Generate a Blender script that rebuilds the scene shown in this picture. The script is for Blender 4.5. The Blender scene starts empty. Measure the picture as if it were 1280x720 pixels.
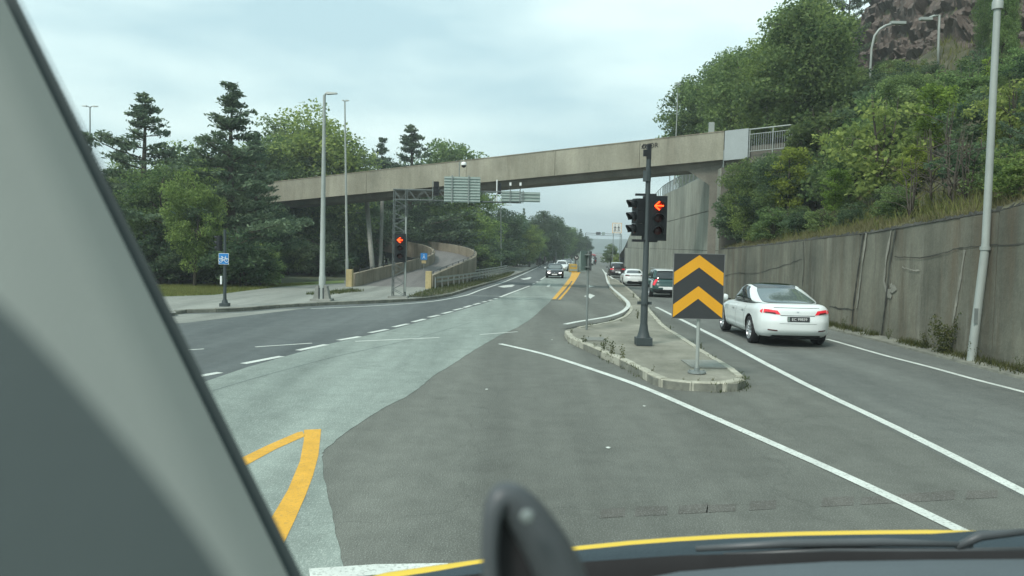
import bpy, bmesh, math, random
from mathutils import Vector, Matrix, noise as mnoise
import numpy as np
random.seed(7); np.random.seed(7)
S = bpy.context.scene
COL = S.collection
PI = math.pi
rad = math.radians

# ------------------------------------------------------------------ camera
CAMZ = 2.5
TH = math.atan(54/1000.0); RL = rad(1.2)
F_ = Vector((0, math.cos(TH), -math.sin(TH)))
U0 = Vector((0, math.sin(TH), math.cos(TH))); R0 = Vector((1, 0, 0))
R_ = R0*math.cos(RL) + U0*math.sin(RL)
U_ = U0*math.cos(RL) - R0*math.sin(RL)
cd = bpy.data.cameras.new('camera'); cam = bpy.data.objects.new('camera', cd); COL.objects.link(cam)
cd.sensor_width = 36; cd.lens = 28.125; cd.clip_start = 0.05; cd.clip_end = 20000
cd.dof.use_dof = True; cd.dof.focus_distance = 24; cd.dof.aperture_fstop = 7.0
cam.matrix_world = Matrix(((R_.x, U_.x, -F_.x, 0), (R_.y, U_.y, -F_.y, 0), (R_.z, U_.z, -F_.z, CAMZ), (0, 0, 0, 1)))
S.camera = cam

# ------------------------------------------------------------------ sky, sun, exposure
SUN_EL, SUN_AZ = rad(50), rad(215)     # azimuth clockwise from +Y: behind the camera, a little left
w = bpy.data.worlds.new("World"); S.world = w; w.use_nodes = True
nt = w.node_tree; nt.nodes.clear(); N = nt.nodes.new; L = nt.links.new
out = N('ShaderNodeOutputWorld'); bg = N('ShaderNodeBackground'); bgc = N('ShaderNodeBackground'); mx = N('ShaderNodeMixShader')
sky = N('ShaderNodeTexSky'); sky.sky_type = 'NISHITA'; sky.sun_disc = False
sky.sun_elevation = SUN_EL; sky.sun_rotation = SUN_AZ; sky.air_density = 1.3; sky.dust_density = 2.0
bg.inputs['Strength'].default_value = 0.10; L(sky.outputs[0], bg.inputs['Color'])
tc = N('ShaderNodeTexCoord'); mp = N('ShaderNodeMapping'); mp.inputs['Scale'].default_value = (1.6, 1.6, 6.0)
mp.inputs['Location'].default_value = (0.4, 0.2, 0.3)
n1 = N('ShaderNodeTexNoise'); n1.inputs['Scale'].default_value = 1.5; n1.inputs['Detail'].default_value = 5; n1.inputs['Roughness'].default_value = .5
cr = N('ShaderNodeValToRGB')
cr.color_ramp.elements[0].position = .36; cr.color_ramp.elements[0].color = (.30, .435, .465, 1)
cr.color_ramp.elements[1].position = .62; cr.color_ramp.elements[1].color = (.52, .645, .625, 1)
L(tc.outputs['Generated'], mp.inputs[0]); L(mp.outputs[0], n1.inputs[0]); L(n1.outputs[0], cr.inputs[0])
L(cr.outputs[0], bgc.inputs['Color']); bgc.inputs['Strength'].default_value = 1.0
mx.inputs[0].default_value = .90
L(bg.outputs[0], mx.inputs[1]); L(bgc.outputs[0], mx.inputs[2]); L(mx.outputs[0], out.inputs[0])
sd = bpy.data.lights.new('sun', 'SUN'); sd.energy = 1.5; sd.angle = rad(14); sd.color = (1, .965, .90)
so = bpy.data.objects.new('sun', sd); COL.objects.link(so)
sdir = Vector((math.sin(SUN_AZ)*math.cos(SUN_EL), math.cos(SUN_AZ)*math.cos(SUN_EL), math.sin(SUN_EL)))
so.rotation_euler = (-sdir).to_track_quat('-Z', 'Y').to_euler()
vs = S.view_settings; vs.view_transform = 'Standard'; vs.look = 'None'; vs.exposure = 0.95; vs.gamma = 1
S.render.engine = 'CYCLES'

# ------------------------------------------------------------------ mapping from the photograph to the place
GK = [(-60, 0), (22, 0), (34, -.12), (46, -.3), (56, -.46), (65, -.6), (78, -.75), (92, -.86), (130, -1.0), (200, -1.2), (330, -1.4), (420, -1.6)]
def lerpk(K, x):
    if x <= K[0][0]: return K[0][1]
    for (a, b), (c, d) in zip(K, K[1:]):
        if x <= c: return b + (d-b)*(x-a)/(c-a)
    return K[-1][1]
def g(y): return lerpk(GK, y)
def ray(px, py): return F_ + R_*((px-640)/1000) + U_*((360-py)/1000)
def at(px, py, Y):
    d = ray(px, py); t = Y/d.y
    return Vector((0, 0, CAMZ)) + d*t
def G(px, py, up=0.0):
    lo, hi = 1.0, 420.0; d = ray(px, py)
    for _ in range(50):
        m = (lo+hi)/2; z = CAMZ + d.z/d.y*m
        if z > g(m)+up: lo = m
        else: hi = m
    return Vector((d.x/d.y*lo, lo, g(lo)+up))
def proj(p):
    v = Vector(p) - Vector((0, 0, CAMZ)); f = v.dot(F_)
    return 640+1000*v.dot(R_)/f, 360-1000*v.dot(U_)/f

# ------------------------------------------------------------------ materials
def mat(name, col, rough=.7, var=.12, scale=6, bump=0, bscale=60, metal=0, spec=.4, col2=None, stretch=None, coat=0, emit=None, alpha=None, detail=5, obj_rand=0, speck=0, speck_scale=150, speck_col=(.5,.5,.47)):
    m = bpy.data.materials.new(name); m.use_nodes = True; nt = m.node_tree; b = nt.nodes['Principled BSDF']
    N = nt.nodes.new; L = nt.links.new
    b.inputs['Roughness'].default_value = rough; b.inputs['Metallic'].default_value = metal
    b.inputs['Specular IOR Level'].default_value = spec; b.inputs['Coat Weight'].default_value = coat
    tc = N('ShaderNodeTexCoord'); mp = N('ShaderNodeMapping')
    if stretch: mp.inputs['Scale'].default_value = stretch
    L(tc.outputs['Object'], mp.inputs[0])
    n = N('ShaderNodeTexNoise'); n.inputs['Scale'].default_value = scale; n.inputs['Detail'].default_value = detail; n.inputs['Roughness'].default_value = .62
    L(mp.outputs[0], n.inputs[0])
    r = N('ShaderNodeValToRGB'); r.color_ramp.elements[0].position = .3; r.color_ramp.elements[1].position = .7
    c1 = [c*(1-var) for c in col]; c2 = [min(1, c*(1+var)) for c in (col2 or col)]
    r.color_ramp.elements[0].color = (*c1, 1); r.color_ramp.elements[1].color = (*c2, 1)
    L(n.outputs[0], r.inputs[0]); cur = r.outputs[0]
    if speck:
        n3 = N('ShaderNodeTexNoise'); n3.inputs['Scale'].default_value = speck_scale; n3.inputs['Detail'].default_value = 2
        L(tc.outputs['Object'], n3.inputs[0])
        r3 = N('ShaderNodeValToRGB'); r3.color_ramp.elements[0].position = .52; r3.color_ramp.elements[1].position = .68
        r3.color_ramp.elements[0].color = (0,0,0,1); r3.color_ramp.elements[1].color = (speck,)*3+(1,)
        L(n3.outputs[0], r3.inputs[0])
        mm = N('ShaderNodeMixRGB'); L(r3.outputs[0], mm.inputs[0]); L(cur, mm.inputs[1]); mm.inputs[2].default_value = (*speck_col, 1)
        cur = mm.outputs[0]
    if obj_rand:
        oi = N('ShaderNodeObjectInfo'); hs = N('ShaderNodeHueSaturation'); mr = N('ShaderNodeMapRange')
        mr.inputs['To Min'].default_value = 1-obj_rand; mr.inputs['To Max'].default_value = 1+obj_rand
        L(oi.outputs['Random'], mr.inputs[0]); L(mr.outputs[0], hs.inputs['Value']); L(cur, hs.inputs['Color']); cur = hs.outputs[0]
    L(cur, b.inputs['Base Color'])
    if bump:
        n2 = N('ShaderNodeTexNoise'); n2.inputs['Scale'].default_value = bscale; n2.inputs['Detail'].default_value = 4
        L(mp.outputs[0] if stretch else tc.outputs['Object'], n2.inputs[0])
        bp = N('ShaderNodeBump'); bp.inputs['Strength'].default_value = bump; bp.inputs['Distance'].default_value = .02
        L(n2.outputs[0], bp.inputs['Height']); L(bp.outputs[0], b.inputs['Normal'])
    if emit:
        b.inputs['Emission Color'].default_value = (*emit[0], 1); b.inputs['Emission Strength'].default_value = emit[1]
    return m

def asphalt(name, col, c2, sc=.5, speck=.35, spc=(.42,.45,.42), stretch=(1.0, .12, 1)):
    """worn asphalt: large blotches stretched along the road, mid grain, aggregate, cracks"""
    m = mat(name, col, .85, .15, sc, .5, 90, col2=c2, stretch=stretch, speck=speck, speck_scale=70, speck_col=spc, spec=.25)
    nt = m.node_tree; N = nt.nodes.new; L = nt.links.new; b = nt.nodes['Principled BSDF']
    src = b.inputs['Base Color'].links[0].from_socket
    tc = N('ShaderNodeTexCoord'); n = N('ShaderNodeTexNoise'); n.inputs['Scale'].default_value = 2.2; n.inputs['Detail'].default_value = 6; n.inputs['Roughness'].default_value = .7
    L(tc.outputs['Object'], n.inputs[0]); mr = N('ShaderNodeMapRange'); mr.inputs['From Min'].default_value = .3; mr.inputs['From Max'].default_value = .7
    mr.inputs['To Min'].default_value = .86; mr.inputs['To Max'].default_value = 1.12
    L(n.outputs[0], mr.inputs[0]); mu = N('ShaderNodeMixRGB'); mu.blend_type = 'MULTIPLY'; mu.inputs[0].default_value = 1
    L(src, mu.inputs[1]); L(mr.outputs[0], mu.inputs[2])
    mpt = N('ShaderNodeMapping'); mpt.inputs['Scale'].default_value = (.85, .035, 1); mpt.inputs['Rotation'].default_value = (0, 0, .12); L(tc.outputs['Object'], mpt.inputs[0])
    nt2 = N('ShaderNodeTexNoise'); nt2.inputs['Scale'].default_value = 1; nt2.inputs['Detail'].default_value = 4; L(mpt.outputs[0], nt2.inputs[0])
    mrt = N('ShaderNodeMapRange'); mrt.inputs['From Min'].default_value = .35; mrt.inputs['From Max'].default_value = .65; mrt.inputs['To Min'].default_value = .84; mrt.inputs['To Max'].default_value = 1.12; L(nt2.outputs[0], mrt.inputs[0])
    mut = N('ShaderNodeMixRGB'); mut.blend_type = 'MULTIPLY'; mut.inputs[0].default_value = 1; L(mu.outputs[0], mut.inputs[1]); L(mrt.outputs[0], mut.inputs[2]); mu = mut
    v = N('ShaderNodeTexVoronoi'); v.feature = 'DISTANCE_TO_EDGE'; v.inputs['Scale'].default_value = .22
    nw = N('ShaderNodeTexNoise'); nw.inputs['Scale'].default_value = 1.5; nw.inputs['Detail'].default_value = 5
    L(tc.outputs['Object'], nw.inputs[0]); ad = N('ShaderNodeMixRGB'); ad.blend_type = 'ADD'; ad.inputs[0].default_value = 1.4
    L(tc.outputs['Object'], ad.inputs[1]); L(nw.outputs[1], ad.inputs[2]); L(ad.outputs[0], v.inputs[0])
    lt = N('ShaderNodeMapRange'); lt.inputs['From Min'].default_value = 0.0; lt.inputs['From Max'].default_value = .006
    lt.inputs['To Min'].default_value = .86; lt.inputs['To Max'].default_value = 1
    L(v.outputs['Distance'], lt.inputs[0]); m2 = N('ShaderNodeMixRGB'); m2.blend_type = 'MULTIPLY'; m2.inputs[0].default_value = 1
    L(mu.outputs[0], m2.inputs[1]); L(lt.outputs[0], m2.inputs[2]); L(m2.outputs[0], b.inputs['Base Color'])
    return m

def concrete(name, col, c2, streak=.35, sc=.6, lightstreak=0.0):
    m = mat(name, col, .9, .12, sc, .35, 18, col2=c2, spec=.2)
    nt = m.node_tree; N = nt.nodes.new; L = nt.links.new; b = nt.nodes['Principled BSDF']
    src = b.inputs['Base Color'].links[0].from_socket
    g_ = N('ShaderNodeNewGeometry'); mp = N('ShaderNodeMapping'); mp.inputs['Scale'].default_value = (.9, .9, .13)
    L(g_.outputs['Position'], mp.inputs[0]); n = N('ShaderNodeTexNoise'); n.inputs['Scale'].default_value = 1.0; n.inputs['Detail'].default_value = 7; n.inputs['Roughness'].default_value = .6
    L(mp.outputs[0], n.inputs[0]); mr = N('ShaderNodeMapRange'); mr.inputs['From Min'].default_value = .33; mr.inputs['From Max'].default_value = .67
    mr.inputs['To Min'].default_value = 1-streak; mr.inputs['To Max'].default_value = 1.06+lightstreak
    L(n.outputs[0], mr.inputs[0]); mu = N('ShaderNodeMixRGB'); mu.blend_type = 'MULTIPLY'; mu.inputs[0].default_value = 1
    L(src, mu.inputs[1]); L(mr.outputs[0], mu.inputs[2])
    n4 = N('ShaderNodeTexNoise'); n4.inputs['Scale'].default_value = 9; n4.inputs['Detail'].default_value = 6; n4.inputs['Roughness'].default_value = .75
    L(g_.outputs['Position'], n4.inputs[0]); m4 = N('ShaderNodeMapRange'); m4.inputs['From Min'].default_value = .3; m4.inputs['From Max'].default_value = .7
    m4.inputs['To Min'].default_value = .84; m4.inputs['To Max'].default_value = 1.12; L(n4.outputs[0], m4.inputs[0])
    m5 = N('ShaderNodeMixRGB'); m5.blend_type = 'MULTIPLY'; m5.inputs[0].default_value = 1; L(mu.outputs[0], m5.inputs[1]); L(m4.outputs[0], m5.inputs[2])
    L(m5.outputs[0], b.inputs['Base Color'])
    return m

def stain(m, col=(.13, .10, .065), amt=.6):
    nt = m.node_tree; N = nt.nodes.new; L = nt.links.new; b = nt.nodes['Principled BSDF']; src = b.inputs['Base Color'].links[0].from_socket
    ge = N('ShaderNodeNewGeometry')
    for sc_, z_, c, a_, lo, hi in ((1.0, .10, col, amt, .50, .68), (2.2, .2, (.045, .045, .038), amt*.8, .54, .72), (1.6, .12, (.33, .32, .27), amt*.7, .60, .72)):
        mp = N('ShaderNodeMapping'); mp.inputs['Scale'].default_value = (sc_, sc_, z_*sc_); mp.inputs['Location'].default_value = (sc_*7, z_*31, 3)
        L(ge.outputs['Position'], mp.inputs[0]); n = N('ShaderNodeTexNoise'); n.inputs['Scale'].default_value = 1; n.inputs['Detail'].default_value = 8; n.inputs['Roughness'].default_value = .68; L(mp.outputs[0], n.inputs[0])
        r = N('ShaderNodeMapRange'); r.inputs['From Min'].default_value = lo; r.inputs['From Max'].default_value = hi; r.inputs['To Max'].default_value = a_; L(n.outputs[0], r.inputs[0])
        mx = N('ShaderNodeMixRGB'); L(r.outputs[0], mx.inputs[0]); L(src, mx.inputs[1]); mx.inputs[2].default_value = (*c, 1); src = mx.outputs[0]
    L(src, b.inputs['Base Color'])
def leafmat(name, col, c2, rnd=.22, hue=.014, trans=.5):
    m = bpy.data.materials.new(name); m.use_nodes = True; nt = m.node_tree; nt.nodes.clear(); N = nt.nodes.new; L = nt.links.new
    o = N('ShaderNodeOutputMaterial'); d = N('ShaderNodeBsdfDiffuse'); t = N('ShaderNodeBsdfTranslucent'); mx = N('ShaderNodeMixShader'); mx.inputs[0].default_value = trans
    ge = N('ShaderNodeNewGeometry'); n = N('ShaderNodeTexNoise'); n.inputs['Scale'].default_value = .9; n.inputs['Detail'].default_value = 3
    L(ge.outputs['Position'], n.inputs[0])
    ri = N('ShaderNodeMath'); ri.operation = 'MULTIPLY_ADD'; ri.inputs[1].default_value = .5; L(ge.outputs['Random Per Island'], ri.inputs[0]); L(n.outputs[0], ri.inputs[2])
    r = N('ShaderNodeValToRGB'); r.color_ramp.elements[0].position = .45; r.color_ramp.elements[1].position = 1.0
    r.color_ramp.elements[0].color = (*col, 1); r.color_ramp.elements[1].color = (*c2, 1); L(ri.outputs[0], r.inputs[0])
    oi = N('ShaderNodeObjectInfo'); hs = N('ShaderNodeHueSaturation'); mr = N('ShaderNodeMapRange'); mr.inputs['To Min'].default_value = 1-rnd; mr.inputs['To Max'].default_value = 1+rnd
    mh = N('ShaderNodeMapRange'); mh.inputs['To Min'].default_value = .5-hue; mh.inputs['To Max'].default_value = .5+hue
    wn = N('ShaderNodeTexWhiteNoise'); wn.noise_dimensions = '1D'; L(oi.outputs['Random'], wn.inputs['W'])
    L(oi.outputs['Random'], mr.inputs[0]); L(wn.outputs[0], mh.inputs[0]); L(mr.outputs[0], hs.inputs['Value']); L(mh.outputs[0], hs.inputs['Hue'])
    L(r.outputs[0], hs.inputs['Color']); L(hs.outputs[0], d.inputs[0]); L(hs.outputs[0], t.inputs[0])
    L(d.outputs[0], mx.inputs[1]); L(t.outputs[0], mx.inputs[2]); L(mx.outputs[0], o.inputs[0])
    return m

def glassmat(name, col, rough=.06):
    m = mat(name, col, rough, .0, 3, spec=.7); m.node_tree.nodes['Principled BSDF'].inputs['Coat Weight'].default_value = .3
    return m

M = {}
M['asph'] = asphalt('asphalt_main', (.112, .119, .103), (.135, .142, .123))
M['asph_r'] = asphalt('asphalt_right', (.108, .118, .108), (.135, .145, .130), .7)
M['asph_light'] = asphalt('asphalt_pale', (.175, .215, .193), (.228, .268, .240), .6, .5, (.5, .55, .5))
M['asph_dark'] = asphalt('asphalt_dark', (.088, .104, .103), (.112, .128, .124), .5, .25, (.3, .33, .33))
M['ramp'] = asphalt('asphalt_ramp', (.14, .135, .13), (.17, .165, .155), .6, .2)
M['walk'] = asphalt('pavement', (.20, .215, .19), (.26, .27, .24), .5, .25)
M['island'] = asphalt('island_paving', (.175, .178, .135), (.25, .245, .20), .9, .25, stretch=(1, .6, 1))
M['dust'] = asphalt('dusty_asphalt', (.20, .215, .19), (.26, .27, .24), .8, .3)
M['line'] = mat('road_paint_white', (.60, .64, .59), .7, .16, 2, .3, 80, speck=.62, speck_scale=34, speck_col=(.26, .28, .25))
M['yel'] = mat('road_paint_yellow', (.66, .36, .04), .7, .14, 3, .3, 80, speck=.4, speck_scale=34, speck_col=(.34, .22, .08))
M['kerb'] = concrete('kerb_granite', (.36, .36, .29), (.46, .46, .38), .2, 3)
M['kerb_d'] = concrete('kerb_dark', (.17, .18, .155), (.25, .255, .21), .2, 3)
M['wall'] = concrete('wall_concrete', (.125, .13, .104), (.225, .22, .172), .34, .3, .12)
M['wall2'] = concrete('wall_concrete_pale', (.27, .285, .24), (.36, .37, .31), .22, .25, .05)
M['wall_dark'] = concrete('joint_dark', (.055, .056, .048), (.09, .09, .078), .3, 1)
M['wall_scar'] = concrete('wall_scar', (.24, .24, .2), (.34, .33, .28), .3, 2)
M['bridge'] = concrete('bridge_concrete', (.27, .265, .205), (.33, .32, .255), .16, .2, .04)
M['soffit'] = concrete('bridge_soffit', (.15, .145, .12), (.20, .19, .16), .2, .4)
M['bpanel'] = mat('bridge_metal_panel', (.33, .37, .37), .6, .05, 2)
M['parapet'] = concrete('parapet_concrete', (.24, .22, .165), (.33, .30, .23), .2, .5)
M['parapet_y'] = concrete('parapet_end_concrete', (.42, .34, .17), (.48, .40, .22), .25, .5)
M['col'] = concrete('column_concrete', (.22, .23, .21), (.30, .31, .28), .2, .8)
M['galv'] = mat('galvanised_steel', (.22, .25, .24), .5, .12, 4, metal=.3, spec=.4)
M['mast'] = mat('mast_steel', (.13, .15, .145), .55, .15, 4, metal=.3)
M['galv_l'] = mat('pole_paint', (.33, .365, .34), .5, .08, 3, metal=.1)
M['steel_d'] = mat('dark_steel', (.07, .08, .08), .6, .15, 4, metal=.4)
M['pole_d'] = mat('signal_pole_paint', (.045, .06, .062), .55, .10, 4)
M['black'] = mat('signal_black', (.012, .015, .017), .5, .15, 6, spec=.35)
M['rubber'] = mat('rubber', (.018, .018, .019), .85, .15, 10)
M['signbk'] = mat('sign_dark', (.038, .042, .044), .6, .06, 4)
M['signy'] = mat('sign_amber', (.74, .36, .02), .5, .04, 3)
M['signedge'] = mat('sign_edge', (.20, .21, .2), .5)
M['blue'] = mat('sign_blue', (.02, .20, .52), .5, .05, 4)
M['white'] = mat('sign_white', (.75, .78, .76), .5, .05, 4)
M['signrear'] = mat('sign_rear_aluminium', (.27, .34, .31), .55, .12, 2, metal=.2)
M['signrib'] = mat('sign_rear_rib', (.40, .46, .43), .5, .08, 2, metal=.2)
M['red_on'] = mat('lamp_red_on', (.9, .12, .02), .4, 0, emit=((1, .07, .012), 2.6))
M['red_glow'] = mat('lamp_red_lens', (.35, .015, .01), .3, 0, emit=((1, .03, .01), .10))
M['lens_off'] = mat('lamp_lens_off', (.05, .012, .012), .25, 0)
M['bark'] = mat('bark', (.075, .065, .05), .95, .3, 8, .6, 30, stretch=(1, 1, .3))
M['bark_l'] = mat('birch_bark', (.25, .25, .21), .9, .35, 8, .4, 30)
M['leafA'] = leafmat('leaf_green', (.074, .128, .056), (.235, .32, .12))
M['leafB'] = leafmat('leaf_pale', (.11, .17, .058), (.31, .39, .12))
M['leafY'] = leafmat('leaf_yellow_green', (.11, .17, .035), (.30, .39, .08), .12, .015)
M['leafD'] = leafmat('leaf_dark', (.052, .094, .058), (.15, .215, .11))
M['needle'] = leafmat('pine_needles', (.065, .108, .070), (.17, .235, .14), .15, .02, .25)
M['grass_m'] = leafmat('grass_blades', (.085, .115, .03), (.21, .22, .085), .1, .02, .3)
M['dry'] = leafmat('dry_grass_blades', (.11, .115, .055), (.24, .225, .115), .1, .02, .3)
M['weed'] = leafmat('weed_leaves', (.045, .065, .025), (.12, .13, .055), .15, .03, .3)
M['soil'] = mat('soil', (.055, .062, .034), .95, .3, 1.2, .6, 9, col2=(.095, .092, .055))
M['lawn'] = mat('lawn', (.13, .19, .05), .95, .2, 1.5, .6, 40, col2=(.17, .22, .07))
M['forest'] = mat('forest_floor', (.045, .055, .03), .95, .3, .6, .6, 9, col2=(.07, .085, .045))
M['rock'] = mat('cliff_rock', (.095, .080, .070), .92, .14, 3.5, 1.0, 4, col2=(.150, .124, .106), detail=9, spec=.2)
M['water'] = mat('water', (.03, .08, .12), .15, .05, .1)
M['farhill'] = mat('far_hill', (.05, .085, .055), .95, .25, .002, col2=(.06, .1, .07))
M['carwhite'] = mat('car_paint_white', (.70, .75, .735), .28, .012, 2, coat=.6, spec=.5)
M['carblack'] = mat('car_paint_black', (.012, .015, .017), .25, .05, 2, coat=.6, spec=.5)
M['cargreen'] = mat('car_paint_green', (.018, .062, .056), .25, .05, 2, coat=.6, spec=.5)
M['cargrey'] = mat('car_paint_silver', (.50, .54, .53), .3, .03, 2, coat=.5, spec=.5)
M['carbrown'] = mat('car_paint_maroon', (.035, .024, .026), .28, .05, 2, coat=.6, spec=.5)
M['glass'] = glassmat('car_glass', (.018, .024, .026))
M['glassL'] = glassmat('car_rear_glass', (.11, .14, .14), .05)
M['tail'] = mat('tail_lamp', (.55, .02, .035), .2, .1, 8, coat=.6, emit=((1, .03, .05), .18))
M['carred'] = mat('car_paint_red', (.35, .02, .02), .3, .05, 2, coat=.5)
M['taild'] = mat('tail_lamp_dark', (.09, .008, .012), .2, .1, 8, coat=.6)
M['head'] = mat('head_lamp', (.9, .9, .88), .2, 0, emit=((1, .98, .92), 1.6))
M['rim'] = mat('alloy_rim', (.5, .53, .54), .35, .08, 5, metal=.7)
M['trim'] = mat('car_trim_black', (.02, .022, .024), .6, .1, 5)
M['seam'] = mat('panel_gap', (.06, .07, .07), .8, .0, 5)
M['graf'] = mat('graffiti_paint', (.018, .018, .018), .8, .1, 5)
M['vanyel'] = mat('van_paint_yellow', (.72, .50, .03), .35, .04, 2, coat=.4)
M['cowl'] = mat('cowl_plastic', (.028, .045, .055), .55, .15, 5, .2, 200)
M['dash'] = mat('dashboard_plastic', (.085, .105, .115), .75, .08, 5, .2, 300)
M['grab'] = mat('handle_plastic', (.075, .085, .09), .42, .15, 5)
M['pillar'] = mat('pillar_trim', (.235, .258, .238), .85, .05, 2, .04, 300)
M['pillar_shaded'] = mat('pillar_trim_shaded', (.062, .080, .080), .85, .06, 3, .04, 300)  # darker copy of the pillar colour, with the shade painted in
M['frit'] = mat('windscreen_border', (.035, .048, .048), .7, .1, 5)
M['siding'] = mat('house_siding', (.42, .38, .30), .8, .1, 3)
M['roofm'] = mat('house_roof', (.06, .055, .05), .8, .15, 3)
M['tyremark'] = asphalt('tyre_mark', (.094, .093, .082), (.118, .116, .102), 1, .3)
M['sealed'] = asphalt('sealed_crack', (.12, .15, .14), (.14, .17, .16), 1, .2)
M['orange'] = mat('barrier_orange', (.45, .30, .05), .6, .2, 4)

stain(M['wall']); stain(M['wall2'], (.2, .19, .15), .35); stain(M['bridge'], (.16, .14, .10), .3); stain(M['parapet'], (.12, .09, .06), .5)
# ------------------------------------------------------------------ mesh helpers
class MB:
    def __init__(s): s.v = []; s.f = []; s.m = []
    def add(s, vs_, fs, mi=0):
        o = len(s.v); s.v += [tuple(p) for p in vs_]; s.f += [tuple(i+o for i in f) for f in fs]; s.m += [mi]*len(fs)
    def box(s, c, d, mi=0, rz=0, mtx=None):
        x, y, z = d[0]/2, d[1]/2, d[2]/2
        P = [Vector((a*x, b*y, e*z)) for e in (-1, 1) for b in (-1, 1) for a in (-1, 1)]
        R = Matrix.Rotation(rz, 3, 'Z')
        P = [(mtx @ p if mtx else R @ p) + Vector(c) for p in P]
        s.add(P, [(0, 2, 3, 1), (4, 5, 7, 6), (0, 1, 5, 4), (2, 6, 7, 3), (0, 4, 6, 2), (1, 3, 7, 5)], mi)
    def tube(s, pts, rs, n=8, mi=0, cap=True):
        pts = [Vector(p) for p in pts]
        if not hasattr(rs, '__len__'): rs = [rs]*len(pts)
        rings = []; prev = None
        for i, p in enumerate(pts):
            d = (pts[min(i+1, len(pts)-1)] - pts[max(i-1, 0)]).normalized()
            if prev is None:
                a = d.orthogonal().normalized()
            else:
                a = (prev - d*prev.dot(d)).normalized()
            prev = a; b = d.cross(a)
            rings.append([p + (a*math.cos(2*PI*k/n) + b*math.sin(2*PI*k/n))*rs[i] for k in range(n)])
        V = [q for r in rings for q in r]; Fs = []
        for i in range(len(pts)-1):
            for k in range(n):
                Fs.append((i*n+k, i*n+(k+1) % n, (i+1)*n+(k+1) % n, (i+1)*n+k))
        if cap: Fs.append(tuple(range(n))[::-1]); Fs.append(tuple(range((len(pts)-1)*n, len(pts)*n)))
        s.add(V, Fs, mi)
    def lathe(s, prof, n=24, mi=0, mtx=None):
        V = []; Fs = []
        for r, z in prof:
            for k in range(n):
                p = Vector((r*math.cos(2*PI*k/n), r*math.sin(2*PI*k/n), z)); V.append(mtx @ p if mtx else p)
        for i in range(len(prof)-1):
            for k in range(n): Fs.append((i*n+k, i*n+(k+1) % n, (i+1)*n+(k+1) % n, (i+1)*n+k))
        s.add(V, Fs, mi)
    def prism(s, poly, ext, mi=0, fn=None):
        """poly: list of 3D points, ext: extrusion vector"""
        n = len(poly); e = Vector(ext); P = [Vector(p) for p in poly]
        V = P + [p+e for p in P]
        s.add(V, [tuple(range(n))[::-1], tuple(range(n, 2*n))] + [(i, (i+1) % n, n+(i+1) % n, n+i) for i in range(n)], mi)
    def build(s, name, mats, parent=None, smooth=False, loc=None):
        me = bpy.data.meshes.new(name)
        V = s.v
        if parent is not None and loc is None and not isinstance(parent, str):
            o_ = parent.matrix_world.translation if parent.parent else parent.location
        me.from_pydata(V, [], s.f)
        if not isinstance(mats, (list, tuple)): mats = [mats]
        for m in mats: me.materials.append(m)
        if len(mats) > 1: me.polygons.foreach_set('material_index', s.m)
        if smooth: me.polygons.foreach_set('use_smooth', [True]*len(me.polygons))
        me.update()
        o = bpy.data.objects.new(name, me); COL.objects.link(o)
        if parent: o.parent = parent
        if loc: o.location = loc
        return o
def fixn(o):
    bm = bmesh.new(); bm.from_mesh(o.data); bmesh.ops.recalc_face_normals(bm, faces=bm.faces); bm.to_mesh(o.data); bm.free(); return o
def smooth_by_angle(o, ang=40):
    o.data.polygons.foreach_set('use_smooth', [True]*len(o.data.polygons))
    try: o.data.set_sharp_from_angle(angle=rad(ang))
    except Exception: pass
    return o
def tag(o, label=None, cat=None, group=None, kind=None):
    if label: o['label'] = label
    if cat: o['category'] = cat
    if group: o['group'] = group
    if kind: o['kind'] = kind
    return o
def empty(name, loc, label=None, cat=None, group=None, rz=0, kind=None):
    o = bpy.data.objects.new(name, None); o.location = loc; o.rotation_euler = (0, 0, rz); o.empty_display_size = .3
    COL.objects.link(o); return tag(o, label, cat, group, kind)
_unit = {}
def unit_bar(m, n=8):
    k = (m.name, n)
    if k not in _unit:
        b = MB(); b.tube([(0, 0, 0), (0, 0, 1)], [1, 1], n)
        me = bpy.data.meshes.new('bar'); me.from_pydata(b.v, [], b.f); me.materials.append(m)
        if n > 4: me.polygons.foreach_set('use_smooth', [len(p.vertices) == 4 for p in me.polygons])
        _unit[k] = me
    return _unit[k]
def bar(name, p, q, r, m, parent, n=6):
    """a round or square bar between two points, in the coordinates of the parent; shares one mesh"""
    p, q = Vector(p), Vector(q); o = bpy.data.objects.new(name, unit_bar(m, n)); COL.objects.link(o); o.parent = parent
    d = q-p; o.location = p; o.rotation_mode = 'QUATERNION'; o.rotation_quaternion = d.to_track_quat('Z', 'Y'); o.scale = (r, r, d.length)
    return o
def copy_tree(o, parent=None):
    c = o.copy(); COL.objects.link(c); c.parent = parent
    for ch in o.children: copy_tree(ch, c)
    return c
def text_obj(name, s, size, m, parent, mtx, depth=.003):
    cu = bpy.data.curves.new(name, 'FONT'); cu.body = s; cu.size = size; cu.extrude = depth; cu.align_x = 'CENTER'; cu.align_y = 'CENTER'
    t = bpy.data.objects.new(name, cu); COL.objects.link(t)
    dg = bpy.context.evaluated_depsgraph_get(); me = bpy.data.meshes.new_from_object(t.evaluated_get(dg))
    bpy.data.objects.remove(t); me.materials.clear(); me.materials.append(m)
    o = bpy.data.objects.new(name, me); COL.objects.link(o); o.parent = parent; o.matrix_local = mtx
    return o

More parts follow.
